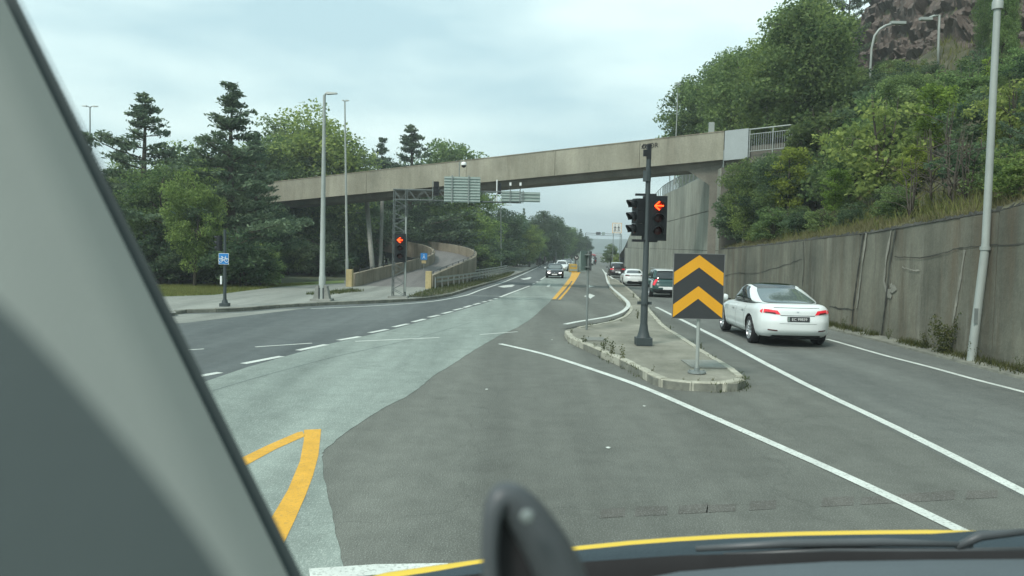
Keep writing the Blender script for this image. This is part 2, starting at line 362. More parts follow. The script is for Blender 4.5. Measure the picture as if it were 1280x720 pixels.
# --------------- flat sheets that follow the road height (clipped at the height knots)
def clip_half(poly, y, keep_above):
    outp = []; n = len(poly)
    for i in range(n):
        a, b = poly[i], poly[(i+1) % n]
        ia = (a[1] >= y) == keep_above or a[1] == y; ib = (b[1] >= y) == keep_above or b[1] == y
        if ia: outp.append(a)
        if ia != ib and a[1] != b[1]:
            t = (y-a[1])/(b[1]-a[1]); outp.append((a[0]+(b[0]-a[0])*t, y))
    return outp
def sheet(mb, poly, dz, mi=0):
    from mathutils.geometry import tessellate_polygon
    P = [Vector((p[0], p[1], 0)) for p in poly]
    for tri in tessellate_polygon([P]):
        t = [(P[i].x, P[i].y) for i in tri]
        for (ya, _), (yb, _) in zip(GK, GK[1:]):
            if max(p[1] for p in t) <= ya or min(p[1] for p in t) >= yb: continue
            q = clip_half(clip_half(t, ya, True), yb, False)
            q2 = [p for i, p in enumerate(q) if abs(p[0]-q[i-1][0])+abs(p[1]-q[i-1][1]) > 1e-6]
            if len(q2) < 3: continue
            ar = sum(q2[i][0]*q2[(i+1) % len(q2)][1]-q2[(i+1) % len(q2)][0]*q2[i][1] for i in range(len(q2)))
            if abs(ar) < 1e-6: continue
            if ar < 0: q2 = q2[::-1]
            mb.add([(p[0], p[1], g(p[1])+dz) for p in q2], [tuple(range(len(q2)))], mi)
def gp(pts): return [tuple(G(*p)[:2]) for p in pts]
def smooth_path(P, n=4):
    P = [Vector(p) for p in P]; o = []
    for i in range(len(P)-1):
        a = P[max(i-1, 0)]; b = P[i]; c = P[i+1]; d = P[min(i+2, len(P)-1)]
        for k in range(n):
            t = k/n
            o.append(.5*((2*b)+(c-a)*t+(2*a-5*b+4*c-d)*t*t+(3*b-a-3*c+d)*t**3))
    o.append(P[-1]); return o
def ribbon(mb, pts, wd, dz, mi=0):
    P = [Vector((p[0], p[1])) for p in pts]; Lf = []; Rt = []
    for i, p in enumerate(P):
        d = (P[min(i+1, len(P)-1)]-P[max(i-1, 0)]).normalized(); n = Vector((-d.y, d.x))*wd/2
        Lf.append(p+n); Rt.append(p-n)
    for i in range(len(P)-1): sheet(mb, [tuple(Lf[i]), tuple(Rt[i]), tuple(Rt[i+1]), tuple(Lf[i+1])], dz, mi)

# wall line on the right
WK = [(-30, 10.7), (28, 10.9), (46, 11.9), (65, 13.4), (93, 15.4), (125, 17.4), (200, 24), (420, 50)]
def WX(y): return lerpk(WK, y)
def wall_y(px):
    lo, hi = 3.0, 124.0
    for _ in range(50):
        m = (lo+hi)/2
        if proj((WX(m), m, 1.6))[0] > px: lo = m
        else: hi = m
    return lo

# ================================================================== THE SETTING
def nz(x, y, z=0, s=1.0): return mnoise.noise(Vector((x*s, y*s, z*s)))
def fbm(x, y, z=0, s=1.0, o=5): return mnoise.fractal(Vector((x*s, y*s, z*s)), 1.0, 2.0, o)
# ground: one sheet out to the fjord
ys = [-80] + [k[0] for k in GK[1:-1]] + [400, 430, 470, 540, 700, 1200, 1650]
def gz(y):
    if y <= 400: return g(y)-.06
    return lerpk([(400, g(400)-.06), (430, -3), (470, -16), (540, -31), (1700, -42)], y)
xs = [-1900, -1200, -600, -250, -120, -60, -20, 0, 10, 60, 120, 300, 900, 1900]
b = MB(); V = [(x, y, gz(y)) for y in ys for x in xs]; nx = len(xs)
b.add(V, [(j*nx+i, j*nx+i+1, (j+1)*nx+i+1, (j+1)*nx+i) for j in range(len(ys)-1) for i in range(nx-1)])
tag(b.build('ground', M['forest']), kind='structure')
b = MB(); b.add([(-1850, 440, -28), (1850, 440, -28), (1850, 1600, -28), (-1850, 1600, -28)], [(0, 1, 2, 3)])
tag(b.build('water', M['water']), kind='structure')
# far hills over the fjord
b = MB(); nx, ny = 90, 14
V = []
for j in range(ny+1):
    for i in range(nx+1):
        x = -1750+3500*i/nx; t = j/ny; y = 900+450*t
        h = (37+5*fbm(x, 0, 3, .002)+2*fbm(x, y, 1, .012))*math.sin(PI*min(1, t*1.15+.001)*.5+.0)*(1 if t < .7 else 1-(t-.7)*.6)
        h += 2*fbm(x, y, 9, .02)*t
        V.append((x, y, -30+h*1.16))
b.add(V, [(j*(nx+1)+i, j*(nx+1)+i+1, (j+1)*(nx+1)+i+1, (j+1)*(nx+1)+i) for j in range(ny) for i in range(nx)])
tag(b.build('hills', M['farhill'], smooth=True), kind='structure')

# ---- roads
KERB_PX = [(150, 396), (218, 392), (297, 389.5), (351, 385), (401, 382), (480, 378.7), (530, 375.6), (559, 371), (575, 366.5), (600, 358.5), (637, 347), (662, 337.5), (680, 329), (695, 322.5), (714, 318.5)]
KERB = [tuple(p) for p in smooth_path([(-60, 21.5), (-30, 23.5)] + gp(KERB_PX), 3)]
far = KERB[-1]
road = MB()
sheet(road, [(-60, -12)] + KERB + [(far[0]+3, 415), (48, 415)] + [(WX(y)+.05, y) for y in (330, 200, 125, 93, 65, 46, 28)] + [(10.75, -12)], 0)
tag(road.build('road', M['asph']), kind='structure')
rr = MB()   # right-hand carriageway, a shade apart
L2_PX = [(1900, 932), (1280, 618), (1120, 537), (960, 457.5), (820, 384)]
sheet(rr, [(5.2, -12)] + gp([(1280, 623), (1120, 541), (960, 461), (833, 394), (800, 368), (778, 354), (760, 341), (752, 330)]) + [(26, 300), (32, 300), (WX(200)-.05, 200), (WX(125)-.05, 125), (WX(93)-.03, 93), (WX(65)-.03, 65), (WX(46)-.03, 46), (WX(28)-.03, 28), (10.62, -12)], .0025)
tag(rr.build('road_right', M['asph_r']), kind='structure')
dk = MB()
dark_b = [(257, 477), (308, 459.5), (408, 431), (484, 414), (549, 395.5), (600, 381), (625, 372.5), (662, 359), (684, 345.5), (696, 331), (706, 322)]
sheet(dk, [(-60, 9)] + gp([(60, 545)] + dark_b) + [(far[0]+1.5, far[1]+60), (far[0]+.4, far[1]+60)] + [(a+.02, b_-.02) for a, b_ in KERB[::-1]], .0025)
tag(dk.build('road_left', M['asph_dark']), kind='structure')
lt = MB()
light_r = [(432, 722), (415, 640), (402, 575), (415.6, 554), (473, 514.5), (516, 491), (541, 471), (577, 448), (599, 434), (622, 421), (660, 401), (690, 374.5), (706, 357), (714, 344), (717, 335), (718, 327), (717, 321)]
_lr = [tuple(q) for q in smooth_path(gp(light_r), 9)]; lp = [(-3, -6), (-1.0, 4)] + [(x+random.uniform(-.012, .012)+.02*nz(x, y, 0, 1.3), y) for x, y in _lr]; lp2 = gp(([(60, 545)] + dark_b)[::-1])
sheet(lt, lp + [(far[0]+5, far[1]+50), (far[0]+2, far[1]+50)] + lp2 + [(-40, 6), (-40, -8)], .005)
tag(lt.build('road_middle', M['asph_light']), kind='structure')
ds = MB(); sheet(ds, gp([(150, 397), (218, 393.3), (300, 391), (351, 386.8), (392, 384.5), (330, 392), (230, 404), (150, 408)]), .005)
tag(ds.build('road_dust', M['dust']), kind='structure')
# patches, sealed cracks and tyre marks
pt = MB()
for i in range(11):
    x0 = 750+i*46 + random.uniform(-6, 6); y0 = 648-(x0-750)*.052
    if 915 < x0 < 1030 and i % 2: continue
    w0 = random.uniform(30, 43); q = gp([(x0, y0), (x0+w0, y0-2), (x0+w0+1, y0-13+random.uniform(-1, 2)), (x0+2, y0-11+random.uniform(-1, 2))]); sheet(pt, q, .0035)
tag(pt.build('road_tyre_marks', M['tyremark']), kind='structure')
sc = MB()
ribbon(sc, smooth_path(gp([(265, 489), (330, 470), (420, 446), (520, 423), (590, 403)])), .03, .0075)
tag(sc.build('road_joints', M['sealed']), kind='structure')

# ---- painted lines: each stroke a part of the marking sheet
mark = empty('road_marking', (0, 0, 0), kind='structure')
def stroke(pts, wd, dz=.0085, m='line', name='line', sm=True):
    b = MB(); P = gp(pts); ribbon(b, smooth_path(P) if sm and len(P) > 2 else P, wd, dz); return b.build(name, M[m], mark)
def strokepoly(pts, dz=.0085, m='line', name='line'):
    b = MB(); sheet(b, gp(pts), dz); return b.build(name, M[m], mark)
stroke([(625, 430), (680, 443), (740, 462), (800, 483), (870, 513), (950, 548), (1040, 588), (1120, 625), (1195, 661), (1330, 724)], .15)
stroke([(1500, 729), (1280, 616), (1120, 535), (960, 456.5), (820, 384)], .15)
stroke([(1033, 424), (1100, 443), (1160, 458.5), (1220, 475), (1280, 490.5), (1400, 524)], .13)
stroke([(706, 412), (722, 408.5), (745, 404.5), (764, 400.5), (779, 394), (785.5, 386), (782, 379), (773, 370.5), (765, 363), (760, 356), (758.5, 351), (756.5, 344), (753, 338)], .17, dz=.165)
stroke([(756, 342), (761, 346), (766.5, 351)], .2, dz=.166, sm=False)
for a, b_, c, d in [(247, 471, 275, 466), (304, 455, 352, 445.7), (372.5, 438.3, 408, 431), (423, 425.6, 450, 421), (462, 416.3, 484, 412), (492, 409, 510, 405), (516, 402.7, 531, 399), (536, 396.8, 549, 394), (553, 392.3, 565, 389.5), (567, 388, 578, 385.5), (580, 384.6, 589, 382), (592, 381, 600, 379), (603, 378, 608, 376.8), (611, 376, 615, 375), (617.5, 374, 621.5, 373), (625, 371.5, 662, 357.5), (666, 355.5, 668.3, 354.3), (670.5, 353, 672.5, 352), (676, 349.7, 684, 344.5), (688, 339, 692, 334), (695, 330, 698, 326)]:
    stroke([(a, b_), (c, d)], .17)
for a, b_, c, d in [(228, 438.3, 255, 436.5), (319, 434, 390, 429.3), (444, 427, 549, 422.3), (600, 418.5, 647, 415)]:
    stroke([(a, b_), (c, d)], .09)
stroke([(545, 369.2), (620, 370.3), (691, 371.5)], .10)
stroke([(388.6, 386), (440, 383.8), (484, 381.5), (530, 378), (559, 374), (585, 368.5), (600, 362.8), (625, 354.5), (650, 344.5), (675, 332.8), (690, 324.5), (703, 319.5)], .14)
strokepoly([(622, 358.5), (629, 357), (641, 355.8), (643.5, 356.6), (640, 358.7), (630, 359.6)])
strokepoly([(650, 348.6), (656, 348), (662, 346.4), (664.5, 347), (662, 349), (655, 349.8)])
strokepoly([(683, 358.4), (685, 356), (688.6, 355.6), (686.5, 358.9)])
strokepoly([(735, 357.6), (737, 356), (737, 357.2), (743.5, 358), (737, 359), (736, 360)])
strokepoly([(730.5, 370), (735, 369.3), (737, 367.2), (744, 369.8), (741.5, 371), (738, 373.6), (735.5, 371.4), (730.5, 370.8)])
stroke([(768, 331), (757, 326), (752, 322.5), (757, 320.2), (765, 319.3)], .3)
strokepoly([(380, 538), (401.5, 537), (398, 570), (391, 596), (382, 620), (368, 652), (352, 686), (335, 655), (346, 637), (360, 613), (375, 577), (380, 550)], m='yel', name='yellow_line')
strokepoly([(282, 583), (300, 574), (335, 557), (372, 541), (378, 540), (381, 546), (345, 562), (303, 585), (284, 596)], m='yel', name='yellow_line')
strokepoly([(690, 374.2), (694.8, 374.2), (704, 364), (712, 354.5), (716, 349), (712.5, 346.5), (706, 355), (699, 363.5)], m='yel', name='yellow_line')
strokepoly([(697.5, 374.6), (700.8, 374.6), (709, 365), (717, 354.5), (725.5, 340.2), (715, 339.5), (711.5, 349.5), (715.8, 351.5), (709.5, 361), (703.5, 368)], dz=.010, m='yel', name='yellow_line')
strokepoly([(386, 712), (470, 706.5), (560, 705), (560, 716), (470, 720), (388, 726)])
bit = MB()
for px, py in [(608, 487), (690, 425), (900, 524), (760, 560), (805, 508)]: 
    p = G(px, py); q = [(p.x+math.cos(a)*random.uniform(.015, .035), p.y+math.sin(a)*random.uniform(.03, .06)) for a in (0, 1, 2, 3.1, 4.2, 5.2)]; sheet(bit, q, .009)
tag(bit.build('road_litter', M['line']), kind='structure', )

# ---- left pavement, lawn and forest floor
def raised(name, poly, up, m, parent=None):
    b = MB(); sheet(b, poly, up); o = b.build(name, M[m], parent)
    return tag(o, kind='structure')
raised('pavement', KERB + [(far[0]-2, far[1]+60), (-260, far[1]+60), (-260, 21.5)], .12, 'walk')
raised('lawn', gp([(120, 374), (200, 374.5), (268, 372), (300, 367.5), (345, 361.5), (430, 356), (430, 352), (270, 357), (120, 360)]), .13, 'lawn')
raised('forest_floor', gp([(100, 361), (270, 360.5), (330, 358), (430, 352.5)]) + [(-9.5, 56), (-7.6, 76), (-1.8, 76)] + gp([(627, 334), (660, 325), (690, 317.7)]) + [(-2, 260), (-260, 260), (-260, 40)], .145, 'forest')
vg = gp([(508, 374.5), (545, 361), (600, 350), (637, 341), (644, 341)]); kb = gp([(637, 346.3), (600, 357.6), (575, 365.4), (559, 370), (530, 374.6)])
raised('verge', vg + kb, .135, 'soil')
raised('verge_ramp', gp([(392, 368.5), (440, 364.6), (452, 366.5), (420, 369.5)]), .135, 'soil')
# kerb stones along the pavement
def resample(P, step):
    P = [Vector((p[0], p[1])) for p in P]; o = [P[0].copy()]; acc = 0
    for a, b_ in zip(P, P[1:]):
        l = (b_-a).length; t = step-acc
        while t <= l: o.append(a+(b_-a)*(t/l)); t += step
        acc = (acc+l) % step
    return o
def kerbstones(P, parent, step, wd, h, m, side=1, jitter=.01, sink=.25):
    n = 0
    for a, b_ in zip(P, P[1:]):
        d = b_-a; L_ = d.length
        if L_ < .08: continue
        d.normalize(); nrm = Vector((-d.y, d.x))*side; e = .012
        a2, b2 = a+d*e, b_-d*e; j = random.uniform(-jitter, jitter)
        bm = MB(); c = .022
        prof = [(0, -sink), (0, h-c), (c, h), (wd, h), (wd, -sink)]
        off = random.uniform(-jitter, jitter)
        V = []
        for (p, zz) in ((a2, g(a2.y)), (b2, g(b2.y))):
            for u, z in prof: q = p+nrm*(u+off); V.append((q.x, q.y, zz+z+j))
        k = len(prof)
        bm.add(V, [tuple(range(k))[::-1], tuple(range(k, 2*k))]+[(i, (i+1) % k, k+(i+1) % k, k+i) for i in range(k)])
        o = fixn(bm.build('kerb_stone', M[m], parent)); n += 1
    return n
kb_e = empty('pavement_kerb', (0, 0, 0), kind='structure')
kk = [p for p in resample(KERB, 1.0) if p.x > -16 and p.y < 110]
kerbstones(kk, kb_e, 1.0, .16, .135, 'kerb_d', side=1)

# ---- traffic island with kerb stones
FRONT = [(706, 413), (709, 418.5), (716, 423), (731, 430), (752, 439), (774, 448.5), (798, 460.5), (817, 471), (834, 475.5), (852, 477.6), (895, 479.5), (922, 478.5), (932, 474.5)]
RIGHT = [(931, 470.5), (916, 459), (895, 447), (874, 433.5), (852, 420), (833, 408.5), (822, 397), (812, 386), (800, 373), (788, 362), (777, 353.5), (768, 348)]
LEFT = [(759, 342), (760, 349), (761, 356), (766, 363), (774, 370.5), (783, 379), (787, 386), (780, 394.3), (765, 400.6), (745, 404.6), (722, 408.6), (709, 411.2)]
UP = .15
def gpu(pts, up=UP): return [tuple(G(*p, up)[:2]) for p in pts]
fr, ri, le = gpu(FRONT), gpu(RIGHT), gpu(LEFT)
isl = empty('traffic_island', (0, 0, 0), kind='structure')
ib = MB(); sheet(ib, fr+ri+le, UP-.012); ib.build('paving', M['island'], isl)
# dull skirt under the edge of the paving
sk = MB(); loop = fr+ri+le
for a, b_ in zip(loop, loop[1:]+loop[:1]): sk.add([(a[0], a[1], g(a[1])-.1), (b_[0], b_[1], g(b_[1])-.1), (b_[0], b_[1], g(b_[1])+UP-.012), (a[0], a[1], g(a[1])+UP-.012)], [(0, 1, 2, 3)])
sk.build('skirt', M['kerb_d'], isl)
kerbstones(resample(smooth_path(fr, 4), .62), isl, .6, .14, UP+.012, 'kerb', side=1, jitter=.013)
kerbstones(resample([ri[0]] + [tuple(p) for p in smooth_path(ri, 4)], .85), isl, .85, .15, UP+.012, 'kerb', side=1, jitter=.012)
kerbstones(resample(smooth_path(le, 4), .85), isl, .85, .13, UP+.004, 'kerb', side=1, jitter=.006)
# a low concrete hump along the far median
# access covers let into the paving
for px, py, r in [(880, 455, .33), (745, 424, .22)]:
    p = G(px, py, UP); b = MB(); b.box((p.x, p.y, p.z+.002), (r*2.2, r*3.2, .02)); b.box((p.x, p.y, p.z+.008), (r*1.9, r*2.9, .02)); b.build('access_cover', M['walk'], isl)

# ---- hillside behind the wall
TK1 = [(-30, 4.6), (14, 4.0), (18, 3.5), (24.5, 3.10), (29, 2.95), (34, 2.78), (42, 2.58), (46.4, 2.5)]
TK2 = [(46.6, 7.2), (78, 7.55), (100, 6.5), (114, 4.6), (125, 2.6), (150, .5), (420, -1.5)]
def WT(y): return lerpk(TK1, y) if y < 46.5 else lerpk(TK2, y)
def hill(x, y):
    d = x-WX(y)
    base = WT(y)-.05
    d0 = .2 if y < 46 else 2.2+max(0, (y-66)*.115)
    k = .74 if y > 46 else .80
    e = max(0, d-d0); f = .45*min(e, 2)+k*max(0, e-2)
    f = min(f, 9+.25*e+.0*y) if False else f
    cl = max(0, min(1, (d-16.5)/4.5)); cl = cl*cl*(3-2*cl); up = max(0, 1-abs(y-66)/42)
    f = f + 7.5*cl*min(1, up*1.6)
    if e > 24: f -= (e-24)*.55
    fall = 1.0 if y < 95 else max(.12, 1-(y-95)/55)
    bl = max(0, min(1, (d-1)/4))
    if 44 < y < 50:     # blend the two terraces away from the wall
        t = (y-44)/6; base = (lerpk(TK1, 44)*(1-t)+lerpk(TK2, 50)*t)*bl+base*(1-bl)
    return base + f*fall + bl*(.9*fbm(x, y, 0, .12, 4)+.25*fbm(x, y, 5, .6, 3))
b = MB()
yy = sorted(set([round(-20+1.6*i, 2) for i in range(112)] + [46.45, 46.6])) + [170, 190, 220, 260, 320, 400]
dd = [.04, .25, .5, .9, 1.4, 2, 2.7, 3.5, 4.5, 5.5, 6.5, 8, 9.5, 11, 12.5, 14, 15.5, 16.5, 17.3, 18, 18.7, 19.4, 20.2, 21, 22, 24, 27, 30, 34, 40, 50, 65, 90]
nd = len(dd)
V = [(WX(y)+d, y, hill(WX(y)+d, y)) for y in yy for d in dd]
b.add(V, [(j*nd+i, j*nd+i+1, (j+1)*nd+i+1, (j+1)*nd+i) for j in range(len(yy)-1) for i in range(nd-1)])
tag(b.build('hillside', M['soil'], smooth=True), kind='structure')
# rock face: finer blocks standing proud of the slope
b = MB(); NY, ND = 250, 130; V = []
for j in range(NY+1):
    y = 41+48*j/NY
    for i in range(ND+1):
        d = 14.5+12*i/ND; x = WX(y)+d; z = hill(x, y)
        edge = min(1, i/8, (ND-i)/8, j/10, (NY-j)/10)
        a = (x*.75+y*.35+z*.25, y*.30-x*.1+z*.2, z*1.15-y*.22)
        t1 = a[2]*1.0+nz(x, y, z, .3)*.5; t2 = a[2]*3.1+nz(x, y, z, .8)*.3
        cell = mnoise.cell(Vector((a[0]*.38+nz(x, y, z, .35)*.35, a[1]*.55, t1)))
        cell2 = mnoise.cell(Vector((a[0]*1.05+.3*math.floor(t1)+nz(x, y, z, 1)*.12, a[1]*1.3, t1*1.9)))
        cell3 = mnoise.cell(Vector((a[0]*2.6+.37*math.floor(t2), a[1]*3, t2*1.5)))
        h = (.75+1.1*cell+.55*cell2+.22*cell3-.25*(t1-math.floor(t1))+.35*fbm(x, y, z, .4, 4)+.10*fbm(x, y, z, 3, 3))*edge-.25*(1-edge)
        V.append((x-h*.5, y-h*.25, z+h*.25))
b.add(V, [(j*(ND+1)+i, j*(ND+1)+i+1, (j+1)*(ND+1)+i+1, (j+1)*(ND+1)+i) for j in range(NY) for i in range(ND)])
tag(smooth_by_angle(b.build('rock_face', M['rock']), 25), kind='structure')

# ---- retaining walls, panel by panel
def jag(P, amp, n=6):
    o = []
    for a, b_ in zip(P, P[1:]):
        for k in range(n): t = k/n; o.append((a[0]+(b_[0]-a[0])*t, a[1]+(b_[1]-a[1])*t+random.uniform(-amp, amp)))
    o.append(P[-1]); return o
def wall_panel(parent, y0, y1, z0f, z1f, m, th=.35, lean=0, gap=.02):
    ya, yb = y0+gap, y1-gap; n = 4
    b = MB(); V = []
    off = random.uniform(0, .03)
    for i in range(n+1):
        y = ya+(yb-ya)*i/n; x = WX(y)+off
        zt, zb = z1f(y), z0f(y)
        V += [(x, y, zb), (x, y, zt-.03), (x+.03, y, zt), (x+th, y, zt), (x+th, y, zb)]
    fs = []
    for i in range(n):
        for k in range(5): fs.append((i*5+k, i*5+(k+1) % 5, (i+1)*5+(k+1) % 5, (i+1)*5+k))
    fs += [tuple(range(5))[::-1], tuple(range(n*5, n*5+5))]
    b.add(V, fs); return fixn(b.build('wall_panel', M[m], parent))
low = empty('retaining_wall', (0, 0, 0), 'low weathered grey concrete retaining wall with cracks and vertical joints beside the white saloon', 'retaining wall')
cuts = [-6, 4, 11, wall_y(1243), wall_y(1194), wall_y(1112), wall_y(1072), wall_y(1005), wall_y(950), wall_y(925), 46.4]
cuts = sorted(cuts)
for a, b_ in zip(cuts, cuts[1:]): wall_panel(low, a, b_, lambda y: g(y)-.3, lambda y: WT(y), 'wall')
bk = MB(); V = []
for y in (-6, 28, 46.4): V += [(WX(y)+.16, y, g(y)-.3), (WX(y)+.16, y, WT(y)-.12)]
V2 = [(WX(y)+.16, y) for y in (-6, 14, 18, 24.5, 28, 34, 42, 46.4)]
for (xa, a), (xb, c) in zip(V2, V2[1:]): bk.add([(xa, a, g(a)-.3), (xb, c, g(c)-.3), (xb, c, WT(c)-.15), (xa, a, WT(a)-.15)], [(0, 1, 2, 3)])
bk.build('joint_filler', M['wall_dark'], low)
def on_wall(px, py, pr=.004):
    lo, hi = 3., 200.; d = ray(px, py)
    for _ in range(50):
        m_ = (lo+hi)/2
        if d.x/d.y*m_ < WX(m_): lo = m_
        else: hi = m_
    return (lo, CAMZ+d.z/d.y*lo)
def wall_ribbon(name, pts, wd, m, parent, amp=.03, pr=.004, n=5):
    P = jag([on_wall(*p) for p in pts], amp, n); b = MB(); V = []
    ww = [wd*random.uniform(.3, 1.2) for _ in P]
    for i, (y, z) in enumerate(P):
        a = P[max(0, i-1)]; c = P[min(len(P)-1, i+1)]; t = Vector((c[0]-a[0], c[1]-a[1])).normalized(); nn = Vector((-t.y, t.x))*ww[i]/2
        V += [(WX(y)-pr, y+nn.x, z+nn.y), (WX(y)-pr, y-nn.x, z-nn.y)]
    b.add(V, [(2*i, 2*i+1, 2*i+3, 2*i+2) for i in range(len(P)-1)]); return b.build(name, M[m], parent)
wall_ribbon('crack', [(1118, 321), (1150, 323), (1180, 316), (1200, 309), (1235, 307.5), (1280, 304)], .035, 'wall_dark', low, .02)
wall_ribbon('crack', [(1037, 383), (1050, 386), (1068, 387)], .05, 'wall_dark', low, .02)
wall_ribbon('crack', [(1128, 334), (1140, 337), (1150, 338)], .05, 'wall_scar', low, .02)
wall_ribbon('crack', [(905, 345), (920, 341), (945, 342), (960, 338), (985, 330), (1003, 324)], .035, 'wall_dark', low, .03)
wall_ribbon('crack', [(1004, 303), (1005, 330), (1003, 358)], .09, 'wall_dark', low, .02)
wall_ribbon('crack', [(1079, 292), (1075, 320), (1071, 350), (1067, 380), (1065, 405)], .12, 'wall_dark', low, .01, .006)
wall_ribbon('crack', [(1120, 287), (1112, 330), (1108, 370), (1103, 410), (1101, 430)], .09, 'wall_dark', low, .01, .006)
wall_ribbon('crack', [(1083, 292), (1079, 320), (1075, 352), (1071, 385)], .13, 'wall_scar', low, .02)
wall_ribbon('crack', [(1114, 288), (1108, 320), (1105, 352), (1109, 366)], .14, 'wall_scar', low, .02)
wall_ribbon('crack', [(1206, 313), (1201, 345), (1195, 380), (1191, 404)], .10, 'wall_scar', low, .02)
wall_ribbon('crack', [(1113, 355), (1120, 360), (1108, 366), (1114, 372)], .16, 'wall_scar', low, .03)
wall_ribbon('crack', [(986, 345), (987, 355), (986, 365)], .05, 'wall_scar', low, .03)
# torn dark gap along the top edge
b = MB()
P = [(y, WT(y)) for y in np.arange(12, 46, .22)]
for (a, za), (c, zc) in zip(P, P[1:]):
    h1, h2 = random.uniform(.02, .10), random.uniform(.02, .12)
    b.add([(WX(a)+.005, a, za-h1*.2), (WX(c)+.005, c, zc-h2*.2), (WX(c)+.06, c, zc+h2), (WX(a)+.06, a, za+h1)], [(0, 1, 2, 3)])
b.build('broken_edge', M['wall_dark'], low)
# drainage strip at the foot
b = MB()
for a, c in zip(range(-6, 46, 2), range(-4, 48, 2)):
    b.add([(WX(a)-.55, a, g(a)+.05), (WX(c)-.55, c, g(c)+.05), (WX(c)+.01, c, g(c)+.08), (WX(a)+.01, a, g(a)+.08), (WX(a)-.57, a, g(a)-.1), (WX(c)-.57, c, g(c)-.1)], [(0, 1, 2, 3), (4, 5, 1, 0)])
tag(b.build('gutter', M['kerb_d']), kind='structure')
b = MB()
for a, c in zip(range(46, 124, 3), range(49, 127, 3)):
    b.add([(WX(a)-.55, a, g(a)+.05), (WX(c)-.55, c, g(c)+.05), (WX(c)+.01, c, g(c)+.08), (WX(a)+.01, a, g(a)+.08), (WX(a)-.57, a, g(a)-.1), (WX(c)-.57, c, g(c)-.1)], [(0, 1, 2, 3), (4, 5, 1, 0)])
tag(b.build('gutter_far', M['kerb_d']), kind='structure')

tall = empty('tall_retaining_wall', (0, 0, 0), 'tall pale concrete retaining wall of big panels beyond the footbridge', 'retaining wall')
cuts = [46.7, 51.2, 56, 61, 66, 71.5, 77, 83, 89, 95, 101, 107, 113, 119, 124.5]
for a, c in zip(cuts, cuts[1:]):
    rows = [(-.3, 2.4), (2.4, 4.9), (4.9, 99)]
    for r0, r1 in rows:
        if WT(c) < r0+.5 or WT(a) < r0+.5: continue
        wall_panel(tall, a, c, (lambda y, r0=r0: g(y)-.3 if r0 < 0 else r0+.015), (lambda y, r1=r1: min(WT(y), r1-.015)), 'wall2')
for (a, c) in zip(cuts, cuts[1:]):
    b = MB(); b.add([(WX(a)+.1, a, g(a)-.3), (WX(c)+.1, c, g(c)-.3), (WX(c)+.1, c, WT(c)-.12), (WX(a)+.1, a, WT(a)-.12)], [(0, 1, 2, 3)]); b.build('joint_filler', M['wall_dark'], tall)
# end of the tall wall, under the bridge
b = MB(); x = WX(46.7)
b.box((x+1.6, 46.6, 3.4), (3.1, .5, 7.6)); b.build('wall_end', M['soffit'], tall)
# railing on top
rl = empty('wall_railing', (WX(47), 47, WT(47)), 'grey metal railing along the top of the tall retaining wall', 'railing')
def R3(y, h): return (WX(y)+.2-WX(47), y-47, WT(y)+h-WT(47))
for h in (1.05, .1): 
    b = MB(); b.tube([R3(y, h) for y in range(47, 100, 4)], .03, 6); b.build('rail', M['galv'], rl)
for i in range(0, 26):
    y = 47+2*i; bar('post', R3(y, 0), R3(y, 1.08), .035, M['galv'], rl)
for i in range(0, 116):
    y = 47+.28*i; bar('baluster', R3(y, .1), R3(y, 1.03), .013, M['galv'], rl, 4)

# ================================================================== FOOTBRIDGE AND RAMP
AL, AR = at(340, 228, 66), at(905, 164.5, 47)
BD = (AR-AL); BL = BD.length; BD.normalize()
BN = Vector((-BD.y, BD.x, 0)).normalized()
def BP(s, u, z): return AL + BD*s + BN*u + Vector((0, 0, z))
br = empty('footbridge', (0, 0, 0), 'long pale concrete footbridge with solid sides crossing over the whole road', 'footbridge')
def girder(s0, s1, m='bridge', name='girder_section', e=.012):
    s0 += e; s1 -= e
    prof = [(0, 0), (.22, 0), (.22, -.95), (2.98, -.95), (2.98, 0), (3.2, 0), (3.2, -1.62), (2.75, -1.66), (2.6, -2.0), (.6, -2.0), (.45, -1.66), (0, -1.62)]
    b = MB(); k = len(prof); V = [BP(s, u, z) for s in (s0, s1) for u, z in prof]
    fs = []; ms = []
    for i in range(k):
        fs = [(i, (i+1) % k, k+(i+1) % k, k+i)]; b.add([], [])
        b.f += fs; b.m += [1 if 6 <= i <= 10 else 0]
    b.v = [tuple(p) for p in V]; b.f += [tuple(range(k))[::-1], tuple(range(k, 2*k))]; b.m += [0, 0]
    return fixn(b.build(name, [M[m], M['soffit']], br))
def s_of(px):
    lo, hi = -20., 60.
    for _ in range(40):
        m_ = (lo+hi)/2
        if proj(BP(m_, 0, 0))[0] < px: lo = m_
        else: hi = m_
    return lo
sj = [-3.0, s_of(458), s_of(583), s_of(694), s_of(800), s_of(905.5)]
for a, c in zip(sj, sj[1:]): girder(a, c)
# thin coping on the near side
b = MB(); 
for a, c in zip(sj, sj[1:]):
    b = MB(); P = [BP(a+.02, -.03, .0), BP(a+.02, .25, .0), BP(a+.02, .25, .05), BP(a+.02, -.03, .05)]; b.prism(P, BD*(c-a-.04)); fixn(b.build('coping', M['parapet'], br))
sp0, sp1 = s_of(906.5), s_of(936)
b = MB(); b.prism([BP(sp0, -.05, .03), BP(sp0, .2, .03), BP(sp0, .2, -1.68), BP(sp0, -.05, -1.68)], BD*(sp1-sp0)); fixn(b.build('metal_panel', M['bpanel'], br))
b = MB(); b.prism([BP(sp0+.02, .3, -.95), BP(sp0+.02, 3.2, -.95), BP(sp0+.02, 3.2, -1.9), BP(sp0+.02, .3, -1.9)], BD*(sp1-sp0+3)); fixn(b.build('deck_end', M['soffit'], br))
